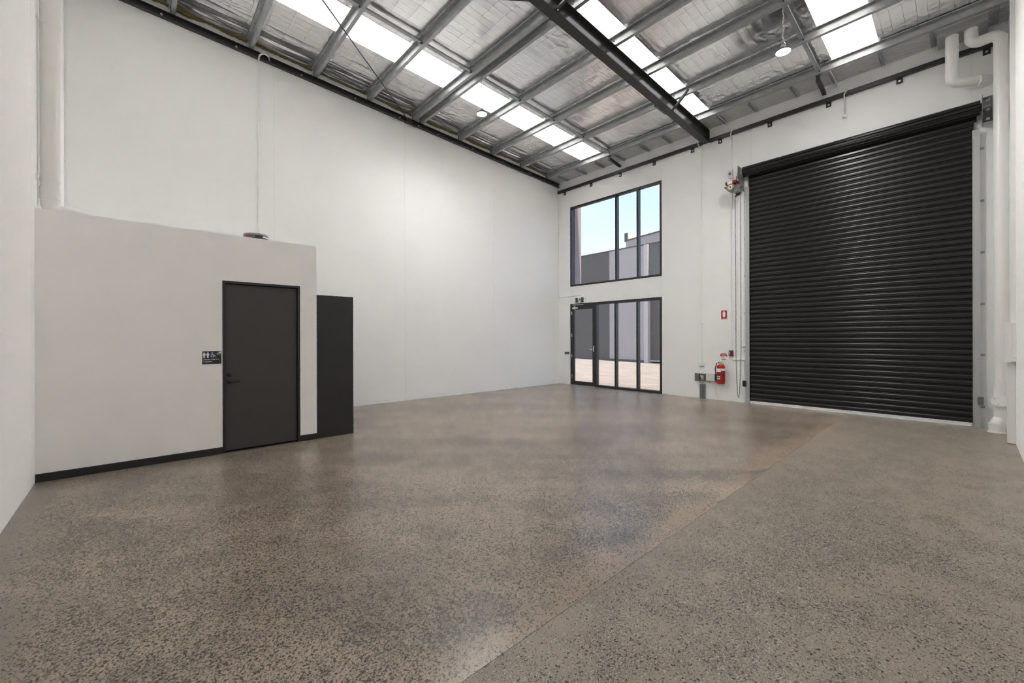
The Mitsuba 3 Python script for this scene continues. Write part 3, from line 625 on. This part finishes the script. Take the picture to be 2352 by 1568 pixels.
for a, b, s in ((-3.160, -3.078, -1), (0.028, 0.108, 1)):
    m = MB().box(a, b, YB - 0.082, YB - 0.079, 0, 4.42).box(a if s < 0 else b - 0.003, a + 0.003 if s < 0 else b, YB - 0.082, YB, 0, 4.42).box(a, b, YB - 0.004, YB - 0.001, 0, 4.42)
    m.box(b - 0.003 if s < 0 else a, b if s < 0 else a + 0.003, YB - 0.095, YB - 0.079, 0, 4.42)
    m.add(trimesh.convex.convex_hull(np.array([(x, y, z) for x in (a, b) for y, z in ((YB - 0.082, 4.42), (YB - 0.079, 4.42), (YB - 0.10, 4.51), (YB - 0.097, 4.51))])))
    put('side_guide', m, 'm_galvlight', rd)
    for z in ((4.23, 3.45, 2.67, 1.881, 1.092, 0.33) if s < 0 else (4.234, 3.44, 2.66, 1.872, 1.098, 0.311)):
        x = a - 0.02 if s < 0 else b + 0.022
        put('guide_clip', MB().box(x - 0.022, x + 0.022, YB - 0.006, YB, z - 0.018, z + 0.018, 0.002).cyl((x, YB - 0.018, z), (x, YB, z), 0.009, 8), 'm_zinc', rd)
    x = a - 0.012 if s < 0 else b - 0.002
    put('lock_box', MB().box(x - 0.03, x + 0.03, YB - 0.125, YB - 0.084, 0.35, 0.47, 0.004).box(x - 0.03, x - 0.012, YB - 0.13, YB - 0.124, 0.36, 0.46, 0.002), 'm_midgrey' if s > 0 else 'm_black', rd)
put('lock_cable', MB().tube(fillet([(-3.20, YB - 0.015, 0.90), (-3.195, YB - 0.03, 0.62), (-3.185, YB - 0.09, 0.47)], 0.1), 0.006, 6), 'm_boxgrey', rd, smooth=30)
put('latch', MB().box(-3.22, -3.16, YB - 0.06, YB - 0.03, 1.155, 1.185, 0.003).cyl((-3.23, YB - 0.05, 1.17), (-3.16, YB - 0.05, 1.17), 0.008, 8), 'm_zinc', rd)
# end brackets
put('end_bracket', MB().box(0.126, 0.132, 9.17, YB, 4.555, 4.90).box(0.126, 0.235, YB - 0.006, YB, 4.62, 5.0), 'm_midgrey', rd)
for z in (4.66, 4.80, 4.95): put('anchor', MB().lathe([(0.010, 0), (0.022, 0), (0.022, 0.004), (0.010, 0.004)], (0.19, YB - 0.006, z), 'y', 16).cyl((0.19, YB - 0.03, z), (0.19, YB - 0.006, z), 0.010, 6), 'm_chrome', rd)
put('collar', MB().cyl((0.112, bc[0], bc[1]), (0.126, bc[0], bc[1]), 0.055, 20).cyl((0.135, 9.20, 4.84), (0.185, 9.20, 4.84), 0.014, 8), 'm_steelpaint', rd)
plate = Polygon([(9.19, 4.90), (YB, 4.90), (YB, 4.45), (9.42, 4.45), (9.24, 4.62), (9.19, 4.66)])
put('end_bracket', MB().prism(plate, 0.008, np.array([[0, 0, 1, -3.205], [1, 0, 0, 0], [0, 1, 0, 0], [0, 0, 0, 1.0]])).box(-3.24, -3.225, 9.20, 9.24, 4.40, 4.70), 'm_midgrey', rd)
put('drum', MB().cyl((-3.20, bc[0], bc[1]), (-3.166, bc[0], bc[1]), 0.098, 32), 'm_zinc', rd, smooth=30)

# chain hoist motor
mo = thing('door_motor', 'grey chain operated door motor with red caps left of the roller door', 'motor')
mx, my, mz = -3.325, 9.22, 4.478
put('housing', MB().lathe([(0, -0.08), (0.07, -0.08), (0.082, -0.07), (0.085, 0.06), (0.07, 0.09), (0, 0.09)], (mx, my, mz), 'y', 24).box(mx - 0.14, mx - 0.05, my - 0.05, my + 0.04, mz + 0.015, mz + 0.05, 0.01).add(trimesh.convex.convex_hull(np.array([(mx - 0.14, my + yy, mz + 0.03) for yy in (-0.04, 0.03)] + [(mx - 0.02, my + yy, mz + zz) for yy in (-0.04, 0.03) for zz in (0.05, -0.085)]))), 'm_castgrey', mo, smooth=35)
put('gearbox', MB().box(mx + 0.04, mx + 0.15, my - 0.03, my + 0.12, mz - 0.13, mz + 0.05, 0.02).cyl((mx + 0.08, my - 0.05, mz - 0.07), (mx + 0.08, my + 0.13, mz - 0.07), 0.055, 20).cyl((mx + 0.1, my + 0.02, mz + 0.01), (mx + 0.19, my + 0.02, mz + 0.03), 0.018, 10), 'm_castgrey', mo, smooth=35)
put('ring', MB().lathe([(0.046, 0), (0.055, 0), (0.055, 0.004), (0.046, 0.004)], (mx, my - 0.090, mz), 'y', 28), 'm_yellow', mo)
put('dial', MB().lathe([(0.016, 0), (0.042, 0), (0.042, 0.006), (0.016, 0.006)], (mx, my - 0.090, mz), 'y', 28), 'm_boxgrey', mo)
put('hub', MB().cyl((mx, my - 0.102, mz), (mx, my - 0.085, mz), 0.016, 14), 'm_black', mo)
put('red_cap', MB().box(mx - 0.105, mx - 0.07, my - 0.075, my + 0.03, mz + 0.07, mz + 0.13, 0.006), 'm_darkred', mo)
put('red_cap', MB().box(mx + 0.03, mx + 0.11, my - 0.075, my + 0.07, mz + 0.075, mz + 0.135, 0.008), 'm_redcap', mo)
put('white_plate', MB().box(mx - 0.07, mx + 0.03, my - 0.07, my + 0.03, mz + 0.075, mz + 0.13, 0.006), 'm_signwhite', mo)
put('cage', MB().box(mx - 0.09, mx + 0.06, my - 0.02, my + 0.0, mz + 0.135, mz + 0.15, 0.003), 'm_midgrey', mo)
put('chain_guide', MB().tube([(mx + 0.055, my + 0.02, mz - 0.19), (mx + 0.10, my + 0.02, mz - 0.165), (mx + 0.155, my + 0.02, mz - 0.155)], 0.016, 8).add(trimesh.convex.convex_hull(np.array([(mx + 0.06 + a, my + 0.01 + b, mz - 0.12) for a in (0, 0.09) for b in (0, 0.06)] + [(mx + 0.08, my + 0.03, mz - 0.18), (mx + 0.12, my + 0.03, mz - 0.17)]))), 'm_black', mo)
put('lever', MB().tube([(mx + 0.10, my + 0.12, mz + 0.3), (mx + 0.10, my + 0.12, mz + 0.02), (mx + 0.17, my + 0.1, mz + 0.0)], 0.014, 8), 'm_midgrey', mo)
hc = thing('hand_chain', 'long thin loop of hand chain hanging from the door motor to the floor', 'chain')
cm = MB(); cyy = my + 0.02
path = [(-3.267, cyy, 4.30)] + [(-3.267 + 0.004 * math.sin(q), cyy, q) for q in np.linspace(4.2, 1.0, 8)] + [(-3.25, cyy, 0.5), (-3.233, cyy, 0.17), (-3.216, cyy, 0.135), (-3.20, cyy, 0.20), (-3.180, cyy, 0.55)] + [(-3.166 + 0.003 * math.cos(q), cyy, q) for q in np.linspace(1.2, 4.2, 8)] + [(-3.168, cyy, 4.31)]
P = np.array(path); Ls = np.r_[0, np.cumsum(np.linalg.norm(np.diff(P, axis=0), axis=1))]
pos = np.arange(0, Ls[-1], 0.030)
C = np.stack([np.interp(pos, Ls, P[:, i]) for i in range(3)], 1)
for i, c in enumerate(C):
    t = (C[min(i + 1, len(C) - 1)] - C[max(i - 1, 0)]); t /= np.linalg.norm(t); u = np.cross(t, [0, 1.0, 0]) if i % 2 else np.array([0, 1.0, 0])
    u = u - t * np.dot(u, t); u /= np.linalg.norm(u); a = np.linspace(0, 2 * np.pi, 9)
    cm.tube(np.array([c + u * 0.009 * math.cos(q) + t * 0.0195 * math.sin(q) for q in a]), 0.0030, 4)
put('links', cm, 'm_midgrey', hc, kind='stuff')

# ------------------------------------------------------------------ fittings on the window wall
ex = thing('exit_sign', 'green exit sign with running figure above the glazed door', 'sign')
e0, e1, ez0, ez1 = -7.715, -7.36, 2.378, 2.545
put('case', MB().box(e0, e1, YB - 0.055, YB, ez0, ez1, 0.006), 'm_white', ex)
put('face', MB().box(e0 + 0.015, e1 - 0.045, YB - 0.058, YB - 0.054, ez0 + 0.012, ez1 - 0.012), 'm_green', ex)
ew = e1 - e0 - 0.06; ehh = ez1 - ez0 - 0.024
put('door_symbol', MB().box(e0 + 0.015 + 0.34 * ew, e0 + 0.015 + 0.63 * ew, YB - 0.0592, YB - 0.058, ez0 + 0.016, ez1 - 0.016), 'm_signwhite', ex)
def E(u, v): return (u * ew, v * ehh)
fig = unary_union([Point(E(0.51, 0.84)).buffer(0.011), LineString([E(0.50, 0.70), E(0.47, 0.42)]).buffer(0.012), LineString([E(0.47, 0.42), E(0.54, 0.26), E(0.52, 0.06)]).buffer(0.007), LineString([E(0.46, 0.42), E(0.43, 0.22), E(0.36, 0.18)]).buffer(0.007), LineString([E(0.50, 0.66), E(0.57, 0.56), E(0.60, 0.62)]).buffer(0.006), LineString([E(0.49, 0.66), E(0.42, 0.60), E(0.39, 0.46)]).buffer(0.006)])
put('figure', MB().prism(fig, 0.0012, onback(e0 + 0.015, ez0 + 0.012, YB - 0.0590)), 'm_green', ex)
cc = thing('exit_conduit', 'thin white conduit from the corner to the exit sign', 'conduit')
put('pipe', MB().tube(fillet([(XW + 0.02, YB - 0.012, 2.60), (-7.52, YB - 0.012, 2.605), (-7.50, YB - 0.012, 2.55)], 0.02), 0.010, 8).tube([(XW + 0.012, YB - 0.012, 2.6), (XW + 0.012, YB - 0.012, 5.86)], 0.010, 8), 'm_pipe', cc, smooth=30)
ts = thing('exit_plate', 'small black plate with white writing left of the glazed door', 'sign')
put('plate', MB().box(-8.156, -7.974, YB - 0.003, YB, 0.886, 0.957, 0.001), 'm_black', ts)
put('lettering', MB().text('Exit Ground', 0.020, onback(-8.146, 0.912, YB - 0.003) @ np.diag([1.0, 1, 1, 1])), 'm_signwhite', ts)

fs = thing('fire_sign', 'red rectangular sign with a white extinguisher above the extinguisher', 'sign')
f0, f1, fz0, fz1 = -3.673, -3.551, 1.775, 1.963
put('plate', MB().box(f0, f1, YB - 0.003, YB, fz0, fz1, 0.001), 'm_red', fs)
fw, fh = f1 - f0, fz1 - fz0
ext = unary_union([sbox(0.32 * fw, 0.30 * fh, 0.68 * fw, 0.80 * fh).buffer(0.006), LineString([(0.5 * fw, 0.8 * fh), (0.5 * fw, 0.93 * fh)]).buffer(0.006), LineString([(0.40 * fw, 0.92 * fh), (0.66 * fw, 0.92 * fh)]).buffer(0.003)])
put('symbol', MB().prism(ext, 0.001, onback(f0, fz0, YB - 0.003)), 'm_signwhite', fs)
put('lettering', MB().text('FIRE', 0.008, onback(f0 + 0.36 * fw, fz0 + 0.185 * fh, YB - 0.003), True).text('EXTINGUISHER', 0.010, onback(f0 + 0.08 * fw, fz0 + 0.05 * fh, YB - 0.003) @ np.diag([1.1, 1, 1, 1]), True), 'm_signwhite', fs)

rs = thing('powder_sign', 'round red and white powder sign just above the fire extinguisher', 'sign')
rx, rz, rr = -3.622, 0.956, 0.082
disc = Point(0, 0).buffer(rr, 32)
put('disc', MB().prism(disc, 0.003, onback(rx, rz)), 'm_signwhite', rs)
put('red_field', MB().prism(unary_union([disc.buffer(-0.003).intersection(sbox(-1, 0.005, 1, 1)), disc.buffer(-0.003).intersection(sbox(-1, -1, 1, -0.058))]), 0.001, onback(rx, rz, YB - 0.003)), 'm_red', rs)
put('lettering', MB().text('A:B(E)', 0.020, onback(rx - 0.036, rz + 0.040, YB - 0.004), True).text('POWDER', 0.017, onback(rx - 0.048, rz + 0.012, YB - 0.004), True), 'm_signwhite', rs)
put('small_print', MB().prism(unary_union([sbox(-0.05, -0.012, 0.05, -0.008), sbox(-0.055, -0.024, 0.055, -0.020), sbox(-0.045, -0.036, 0.045, -0.032), sbox(-0.03, -0.048, 0.03, -0.044)]), 0.0008, onback(rx, rz, YB - 0.003)), 'm_darkred', rs)

fe = thing('fire_extinguisher', 'red fire extinguisher with black hose hung on the white wall', 'fire extinguisher')
fx, fy, fz = -3.645, YB - 0.10, 0.37
put('cylinder', MB().lathe([(0, 0), (0.072, 0), (0.082, 0.012), (0.083, 0.34), (0.078, 0.385), (0.055, 0.412), (0.022, 0.420), (0.022, 0.44), (0, 0.44)], (fx, fy, fz), n=36), 'm_red', fe, smooth=35)
def band(z0, z1, a0=180, a1=360, r=0.0838, n=18):
    V, Fc = [], []
    for i in range(n + 1):
        a = math.radians(a0 + (a1 - a0) * i / n)
        for z in (z0, z1): V.append((fx + r * math.cos(a), fy + r * math.sin(a), fz + z))
    for i in range(n): Fc += [[2 * i, 2 * i + 2, 2 * i + 3], [2 * i, 2 * i + 3, 2 * i + 1]]
    return trimesh.Trimesh(V, Fc, process=False)
put('white_label', MB().add(band(0.285, 0.335, 170, 380)).add(band(0.26, 0.287, 200, 290)), 'm_signwhite', fe)
put('instruction_label', MB().add(band(0.07, 0.275, 320, 372)), 'm_darkred', fe)
put('class_label', MB().add(band(0.09, 0.185, 225, 285, 0.0839)), 'm_green', fe)
pic = MB()
for a in (237, 255, 273):
    for z in (0.115, 0.160): pic.add(band(z - 0.014, z + 0.014, a - 6, a + 6, 0.0844, 4))
put('class_pictogram', pic, 'm_signwhite', fe)
put('strap', MB().add(band(0.196, 0.206, 150, 390, 0.0846, 30)).box(fx + 0.03, fx + 0.05, fy, YB, fz + 0.196, fz + 0.206).box(fx - 0.05, fx - 0.03, fy, YB, fz + 0.196, fz + 0.206), 'm_black', fe)
put('collar', MB().lathe([(0, 0), (0.042, 0), (0.045, 0.012), (0.030, 0.026), (0, 0.028)], (fx + 0.012, fy, fz + 0.412)), 'm_amber', fe, smooth=30)
put('valve', MB().cyl((fx, fy, fz + 0.43), (fx, fy, fz + 0.485), 0.016, 12).tube([(fx + 0.02, fy, fz + 0.50), (fx - 0.02, fy - 0.005, fz + 0.488), (fx - 0.075, fy - 0.01, fz + 0.452)], 0.010, 8).tube([(fx + 0.0, fy, fz + 0.50), (fx + 0.06, fy, fz + 0.46)], 0.006, 8).cyl((fx + 0.006, fy - 0.03, fz + 0.475), (fx + 0.006, fy - 0.01, fz + 0.475), 0.016, 14), 'm_chrome', fe, smooth=35)
put('hose', MB().tube(fillet([(fx - 0.03, fy, fz + 0.455), (fx - 0.085, fy - 0.01, fz + 0.45), (fx - 0.112, fy - 0.01, fz + 0.33), (fx - 0.100, fy - 0.02, fz + 0.19), (fx - 0.098, fy - 0.03, fz + 0.10)], 0.05), 0.0095, 10).cyl((fx - 0.098, fy - 0.03, fz + 0.125), (fx - 0.098, fy - 0.03, fz + 0.075), 0.013, 10), 'm_black', fe, smooth=35)
put('wall_hook', MB().box(fx - 0.02, fx + 0.02, YB - 0.08, YB, fz + 0.405, fz + 0.43), 'm_midgrey', fe)

cp = thing('call_box', 'dark red control box with black panel right of the round sign', 'control box')
put('box', MB().box(-3.505, -3.42, YB - 0.045, YB, 0.970, 1.096, 0.005), 'm_darkred', cp)
put('panel', MB().box(-3.500, -3.455, YB - 0.047, YB - 0.044, 0.985, 1.085), 'm_black', cp)
put('key_symbol', MB().prism(unary_union([sbox(-0.006, -0.03, 0.006, 0.03), sbox(-0.014, 0.024, 0.014, 0.034), sbox(-0.012, -0.045, -0.002, -0.037), sbox(0.003, -0.043, 0.010, -0.039)]), 0.001, onback(-3.478, 1.038, YB - 0.047)), 'm_signwhite', cp)
c2 = thing('motor_conduit', 'thin white conduit from the dark bar past the switch to the red control box', 'conduit')
cyv = YB - 0.013
put('pipe', MB().tube([(-3.44, cyv, 1.09), (-3.44, cyv, 5.66)], 0.0105, 10).tube(fillet([(-3.45, cyv, 0.98), (-3.45, cyv, 0.895), (-3.19, cyv, 0.905)], 0.04), 0.0105, 10), 'm_pipe', c2, smooth=30)
put('bend', MB().tube(fillet([(-3.44, cyv, 5.62), (-3.44, BY - 0.02, 5.72), (-3.41, BY - 0.025, 5.79), (-3.37, BY + 0.01, 5.82)], 0.04), 0.013, 10), 'm_boxgrey', c2, smooth=30)
for z in (5.15, 4.0, 3.3, 2.6, 1.9, 1.45): put('saddle', MB().box(-3.475, -3.405, YB - 0.004, YB, z - 0.008, z + 0.008), 'm_white', c2)
sb = thing('switch_box', 'small grey isolating switch on the wall above the door motor', 'switch')
put('box', MB().box(-3.506, -3.418, YB - 0.05, YB, 4.80, 4.965, 0.006), 'm_boxgrey', sb)
put('knob', MB().cyl((-3.466, YB - 0.066, 4.895), (-3.466, YB - 0.048, 4.895), 0.026, 18).box(-3.49, -3.442, YB - 0.076, YB - 0.064, 4.888, 4.902), 'm_midgrey', sb)
put('seam', MB().box(-3.504, -3.42, YB - 0.052, YB - 0.049, 4.848, 4.853), 'm_midgrey', sb)
c3 = thing('socket_conduit', 'thin white conduit from under the rafter end down to the power outlet', 'conduit')
put('pipe', MB().tube([(-4.092, cyv, 0.79), (-4.092, cyv, 5.64)], 0.0105, 10), 'm_pipe', c3, smooth=30)
put('junction', MB().lathe([(0, 0), (0.032, 0), (0.032, 0.026), (0, 0.026)], (-4.092, YB, 1.688), 'y', 20), 'm_pipe', c3)
put('bend', MB().tube(fillet([(-4.075, cyv, 5.62), (-4.065, BY, 5.665), (-4.115, BY - 0.02, 5.70), (-4.15, BY - 0.02, 5.80)], 0.03), 0.012, 10), 'm_boxgrey', c3, smooth=30)
for z in (4.9, 4.1, 3.35, 2.6, 1.35): put('saddle', MB().box(-4.125, -4.06, YB - 0.004, YB, z - 0.008, z + 0.008), 'm_white', c3)
po = thing('power_outlet', 'white double power outlet on the wall at the end of the conduit', 'power outlet')
put('plate', MB().box(-4.165, -4.045, YB - 0.04, YB, 0.733, 0.80, 0.005), 'm_white', po)
for x in (-4.14, -4.09): put('switch', MB().box(x, x + 0.02, YB - 0.043, YB - 0.039, 0.772, 0.79), 'm_boxgrey', po)
jb = thing('junction_box', 'open grey junction box with a tangle of wiring below the outlet', 'junction box')
put('box', MB().box(-4.145, -4.005, YB - 0.008, YB, 0.40, 0.555).box(-4.15, -4.14, YB - 0.06, YB, 0.395, 0.56, 0.002).box(-4.01, -4.0, YB - 0.06, YB, 0.395, 0.56, 0.002).box(-4.15, -4.0, YB - 0.06, YB, 0.55, 0.56, 0.002).box(-4.15, -4.0, YB - 0.06, YB, 0.395, 0.405, 0.002), 'm_midgrey', jb)
put('lid', MB().box(-4.245, -4.155, YB - 0.035, YB - 0.022, 0.385, 0.56, 0.004), 'm_midgrey', jb)
put('lid_arm', MB().tube([(-4.22, YB - 0.03, 0.42), (-4.16, YB - 0.03, 0.40), (-4.09, YB - 0.03, 0.33)], 0.005, 6), 'm_midgrey', jb)
wi = MB(); r_ = random.Random(4)
for i in range(16):
    q = np.array([[-4.075 + r_.uniform(-0.055, 0.055), YB - r_.uniform(0.012, 0.055), 0.478 + r_.uniform(-0.065, 0.068)] for _ in range(5)])
    t = np.linspace(0, 1, 16)[:, None]
    bz = sum(math.comb(4, k) * (1 - t) ** (4 - k) * t ** k * (q[k] if k in (0, 4) else q[k] * 1.0) for k in range(5))
    wi.tube(bz, r_.choice([0.003, 0.0045, 0.006]), 5)
put('wires', wi, 'm_boxgrey', jb, kind='stuff')
gb = thing('grey_box', 'pale grey rectangular box on the wall left of the fire extinguisher', 'electrical box')
put('box', MB().box(-3.978, -3.785, YB - 0.075, YB, 0.408, 0.580, 0.006), 'm_boxgrey', gb)
put('side_plate', MB().box(-3.785, -3.752, YB - 0.075, YB, 0.395, 0.575, 0.003), 'm_midgrey', gb)
put('toggle', MB().tube([(-3.925, YB - 0.06, 0.41), (-3.905, YB - 0.07, 0.385), (-3.885, YB - 0.075, 0.365)], 0.006, 6), 'm_black', gb)
put('loose_wire', MB().tube(fillet([(-3.76, YB - 0.02, 0.40), (-3.79, YB - 0.03, 0.25), (-3.785, YB - 0.03, 0.12), (-3.72, YB - 0.05, 0.095), (-3.77, YB - 0.05, 0.05), (-3.73, YB - 0.05, 0.012)], 0.03), 0.0025, 5), 'm_boxgrey', gb)
du = thing('cable_duct', 'short grey ribbed cable duct rising from the floor under the junction box', 'cable duct')
put('duct', MB().box(-4.125, -4.062, YB - 0.05, YB, 0, 0.325, 0.003).box(-4.048, -4.012, YB - 0.05, YB, 0, 0.325, 0.003).box(-4.062, -4.048, YB - 0.042, YB, 0, 0.32), 'm_midgrey', du)
de = thing('motion_sensor', 'small white sensor on a bent cable under the dark bar above the roller door', 'sensor')
put('sensor', MB().lathe([(0, 0.02), (0.02, 0.02), (0.036, 0.0), (0.030, -0.02), (0, -0.028)], (-1.517, YB - 0.036, 5.36), n=20), 'm_white', de, smooth=30)
put('cable', MB().tube(fillet([(-1.517, YB - 0.03, 5.38), (-1.517, YB - 0.013, 5.66), (-1.515, BY - 0.02, 5.74), (-1.46, BY - 0.02, 5.83)], 0.05), 0.0115, 8), 'm_boxgrey', de, smooth=30)

# ------------------------------------------------------------------ right corner pipes and trunking
rp = thing('right_downpipe', 'tall white downpipe in the right corner with an oval cover near the floor', 'pipe')
ax, ay = 0.306, 9.22
put('pipe', MB().cyl((ax, ay, 0.62), (ax, ay, 5.68), 0.073, 28), 'm_pipe', rp, smooth=40)
put('top_bend', MB().tube(fillet([(0.02, 9.22, 5.94), (0.02, 9.22, 5.705), (ax, 9.22, 5.735), (ax, 9.22, 5.45)], 0.10), 0.0735, 28), 'm_pipe', rp, smooth=40)
for z in (5.05, 3.35, 1.97): put('saddle', MB().cyl((ax, ay, z - 0.012), (ax, ay, z + 0.012), 0.0765, 28).box(ax - 0.01, XR, ay - 0.012, ay + 0.012, z - 0.012, z + 0.012), 'm_pipe', rp, smooth=40)
put('socket', MB().cyl((ax, ay, 0.50), (ax, ay, 0.625), 0.0785, 28).cyl((ax, ay, 0.30), (ax, ay, 0.51), 0.075, 28).cyl((ax, ay, 0.25), (ax, ay, 0.315), 0.080, 28), 'm_pipe', rp, smooth=40)
ov = MB(); n_ = np.array([-0.10, -1.0, 0.15]); n_ /= np.linalg.norm(n_); u_ = np.cross([0, 0, 1.0], n_); u_ /= np.linalg.norm(u_); v_ = np.cross(n_, u_)
oc = np.array([ax - 0.012, ay - 0.085, 0.455]); ring_ = [oc + u_ * 0.098 * math.cos(t) + v_ * 0.073 * math.sin(t) for t in np.linspace(0, 2 * math.pi, 32, endpoint=False)]
ov.add(trimesh.convex.convex_hull(np.array(ring_ + [p + n_ * 0.012 for p in ring_])))
put('oval_cover', ov, 'm_pipe', rp)
bs = MB()
for t in (0.6, 2.5, 4.4): q = oc + u_ * 0.072 * math.cos(t) + v_ * 0.05 * math.sin(t); bs.cyl(q + n_ * 0.01, q + n_ * 0.022, 0.007, 8)
put('cover_bolts', bs, 'm_zinc', rp, kind='stuff')
put('foot_bend', MB().tube(fillet([(ax, ay, 0.28), (ax, ay, 0.20), (0.262, 9.19, 0.12), (0.262, 9.19, 0.02)], 0.08), 0.078, 28), 'm_pipe', rp, smooth=40)
put('foot_socket', MB().cyl((0.262, 9.19, 0.0), (0.262, 9.19, 0.13), 0.084, 28).cyl((0.262, 9.19, 0.0), (0.262, 9.19, 0.008), 0.10, 28), 'm_pipe', rp, smooth=40)
op = thing('overflow_pipe', 'white pipe dropping from the gutter sump and bending into the window wall', 'pipe')
put('pipe', MB().tube(fillet([(-0.177, 9.22, 5.94), (-0.177, 9.22, 5.235), (0.22, YB + 0.05, 5.235)], 0.085), 0.0725, 28), 'm_pipe', op, smooth=40)
put('socket', MB().cyl((0.08, 9.427, 5.235), (0.20, 9.53, 5.235), 0.078, 28), 'm_pipe', op, smooth=40)

rt = thing('wall_duct', 'white boxed cable duct with a junction cover at the right edge', 'cable duct')
put('upper_duct', MB().box(0.352, XR, 8.30, 8.38, 1.55, 6.3, 0.002), 'm_white', rt)
put('cover', MB().box(0.308, XR, 8.23, 8.46, 1.055, 1.556, 0.004), 'm_white', rt)
put('cover_lip', MB().box(0.300, 0.352, 8.222, 8.232, 1.05, 1.56, 0.002), 'm_white', rt)
put('latch', MB().box(0.345, XR, 8.20, 8.23, 1.06, 1.13, 0.004), 'm_white', rt)
put('lower_duct', MB().box(0.320, XR, 8.30, 8.40, 0.006, 1.06, 0.006), 'm_white', rt)

# ------------------------------------------------------------------ outside
gr = thing('ground', 'sunlit pale concrete yard outside the windows', kind='structure')
put('base', MB().box(-60, 30, YB + WT, 80, -0.30, -0.06), 'm_dark', gr)
gx = [-22.4, -15.4, -8.35, -6.0, -1.3, 3.0]; gy = [YB + 0.106, 10.62, 27.0]
for a, b in zip(gx[:-1], gx[1:]):
    for c, d in zip(gy[:-1], gy[1:]):
        put('slab', MB().box(a + 0.008, b - 0.008, c + 0.014, d - 0.014, -0.1, -0.004), 'm_ground', gr)
A_, U_ = np.array([-17.446, 22.102]), np.array([0.97538, -0.22052]); B_ = np.array([0.22052, 0.97538])
M_ = np.eye(4); M_[:2, 0], M_[:2, 1], M_[:2, 3] = U_, B_, A_
bd = thing('warehouse', 'grey and lilac concrete warehouse across the yard', 'building')
def top(s): return 6.77 - 0.052 * s
def wallseg(s0, s1, z0, y0=0.0, y1=0.3, zt=None):
    V = [(s, y, z) for s in (s0, s1) for y in (y0, y1) for z in (z0, zt if zt is not None else top(s))]
    m = trimesh.convex.convex_hull(np.array(V)); m.apply_transform(M_); return MB().add(m)
put('panel', wallseg(-0.75, 2.70, -0.05), 'm_bdark', bd)
put('panel', wallseg(2.712, 3.50, -0.05), 'm_blight', bd)
put('panel', wallseg(3.512, 5.54, -0.05), 'm_blight', bd)
put('pilaster', wallseg(5.552, 5.83, -0.05, -0.12), 'm_bpale', bd)
put('panel', wallseg(5.84, 9.2, 3.9), 'm_bdark2', bd)
put('panel', wallseg(9.21, 14.0, -0.05), 'm_blight', bd)
put('plinth', wallseg(-0.75, 5.54, -0.05, -0.02, 0.0, 0.12), 'm_bdark', bd)
put('core', wallseg(-0.74, 14.0, -0.05, 0.3, 2.6, 5.9), 'm_bdark', bd)
put('capping', MB().add(trimesh.convex.convex_hull(np.array([(s, y, top(s) + dz) for s in (-0.78, 14.0) for y in (-0.04, 0.34) for dz in (0, 0.06)])).apply_transform(M_)), 'm_bdark', bd)
for i in range(44):
    m = trimesh.creation.box((3.34, 0.05, 0.079)); m.apply_translation((7.52, 0.09 + 0.0, 0.2 + 0.085 * i)); m.apply_transform(M_)
    put('door_slat', m, 'm_bdark', bd)
put('door_sill', wallseg(5.84, 9.2, 0.09, 0.03, 0.12, 0.15), 'm_bpale', bd)
ub = thing('upper_block', 'taller lilac block rising behind the warehouse', 'building')
m = trimesh.creation.box((11, 5, 7.95)); m.apply_translation((1.08 + 5.5, 3 + 2.5, 3.975)); m.apply_transform(M_)
put('wall', m, 'm_blight', ub)
m = trimesh.creation.box((11.1, 0.3, 0.07)); m.apply_translation((1.08 + 5.5, 3.1, 7.97)); m.apply_transform(M_)
put('capping', m, 'm_bdark', ub)
V = [(s, y, z) for s in (1.04, 1.3) for y, z in ((2.95, 7.90), (2.95, 8.44), (6.5, 7.9), (6.5, 8.44))]
put('parapet', MB().add(trimesh.convex.convex_hull(np.array(V)).apply_transform(M_)), 'm_bpale', ub)
put('parapet_cap', MB().add(trimesh.convex.convex_hull(np.array([(s, y, z) for s in (1.02, 1.32) for y, z in ((2.93, 7.9), (2.95, 7.9), (2.93, 8.46), (2.95, 8.46))])).apply_transform(M_)), 'm_bdark', ub)
put('trim_1', MB().box(-8.1, -7.90, YB + WT, 10.02, 2.55, 7.1), 'm_pink', label='pinkish concrete fin outside the upper window', kind='structure')
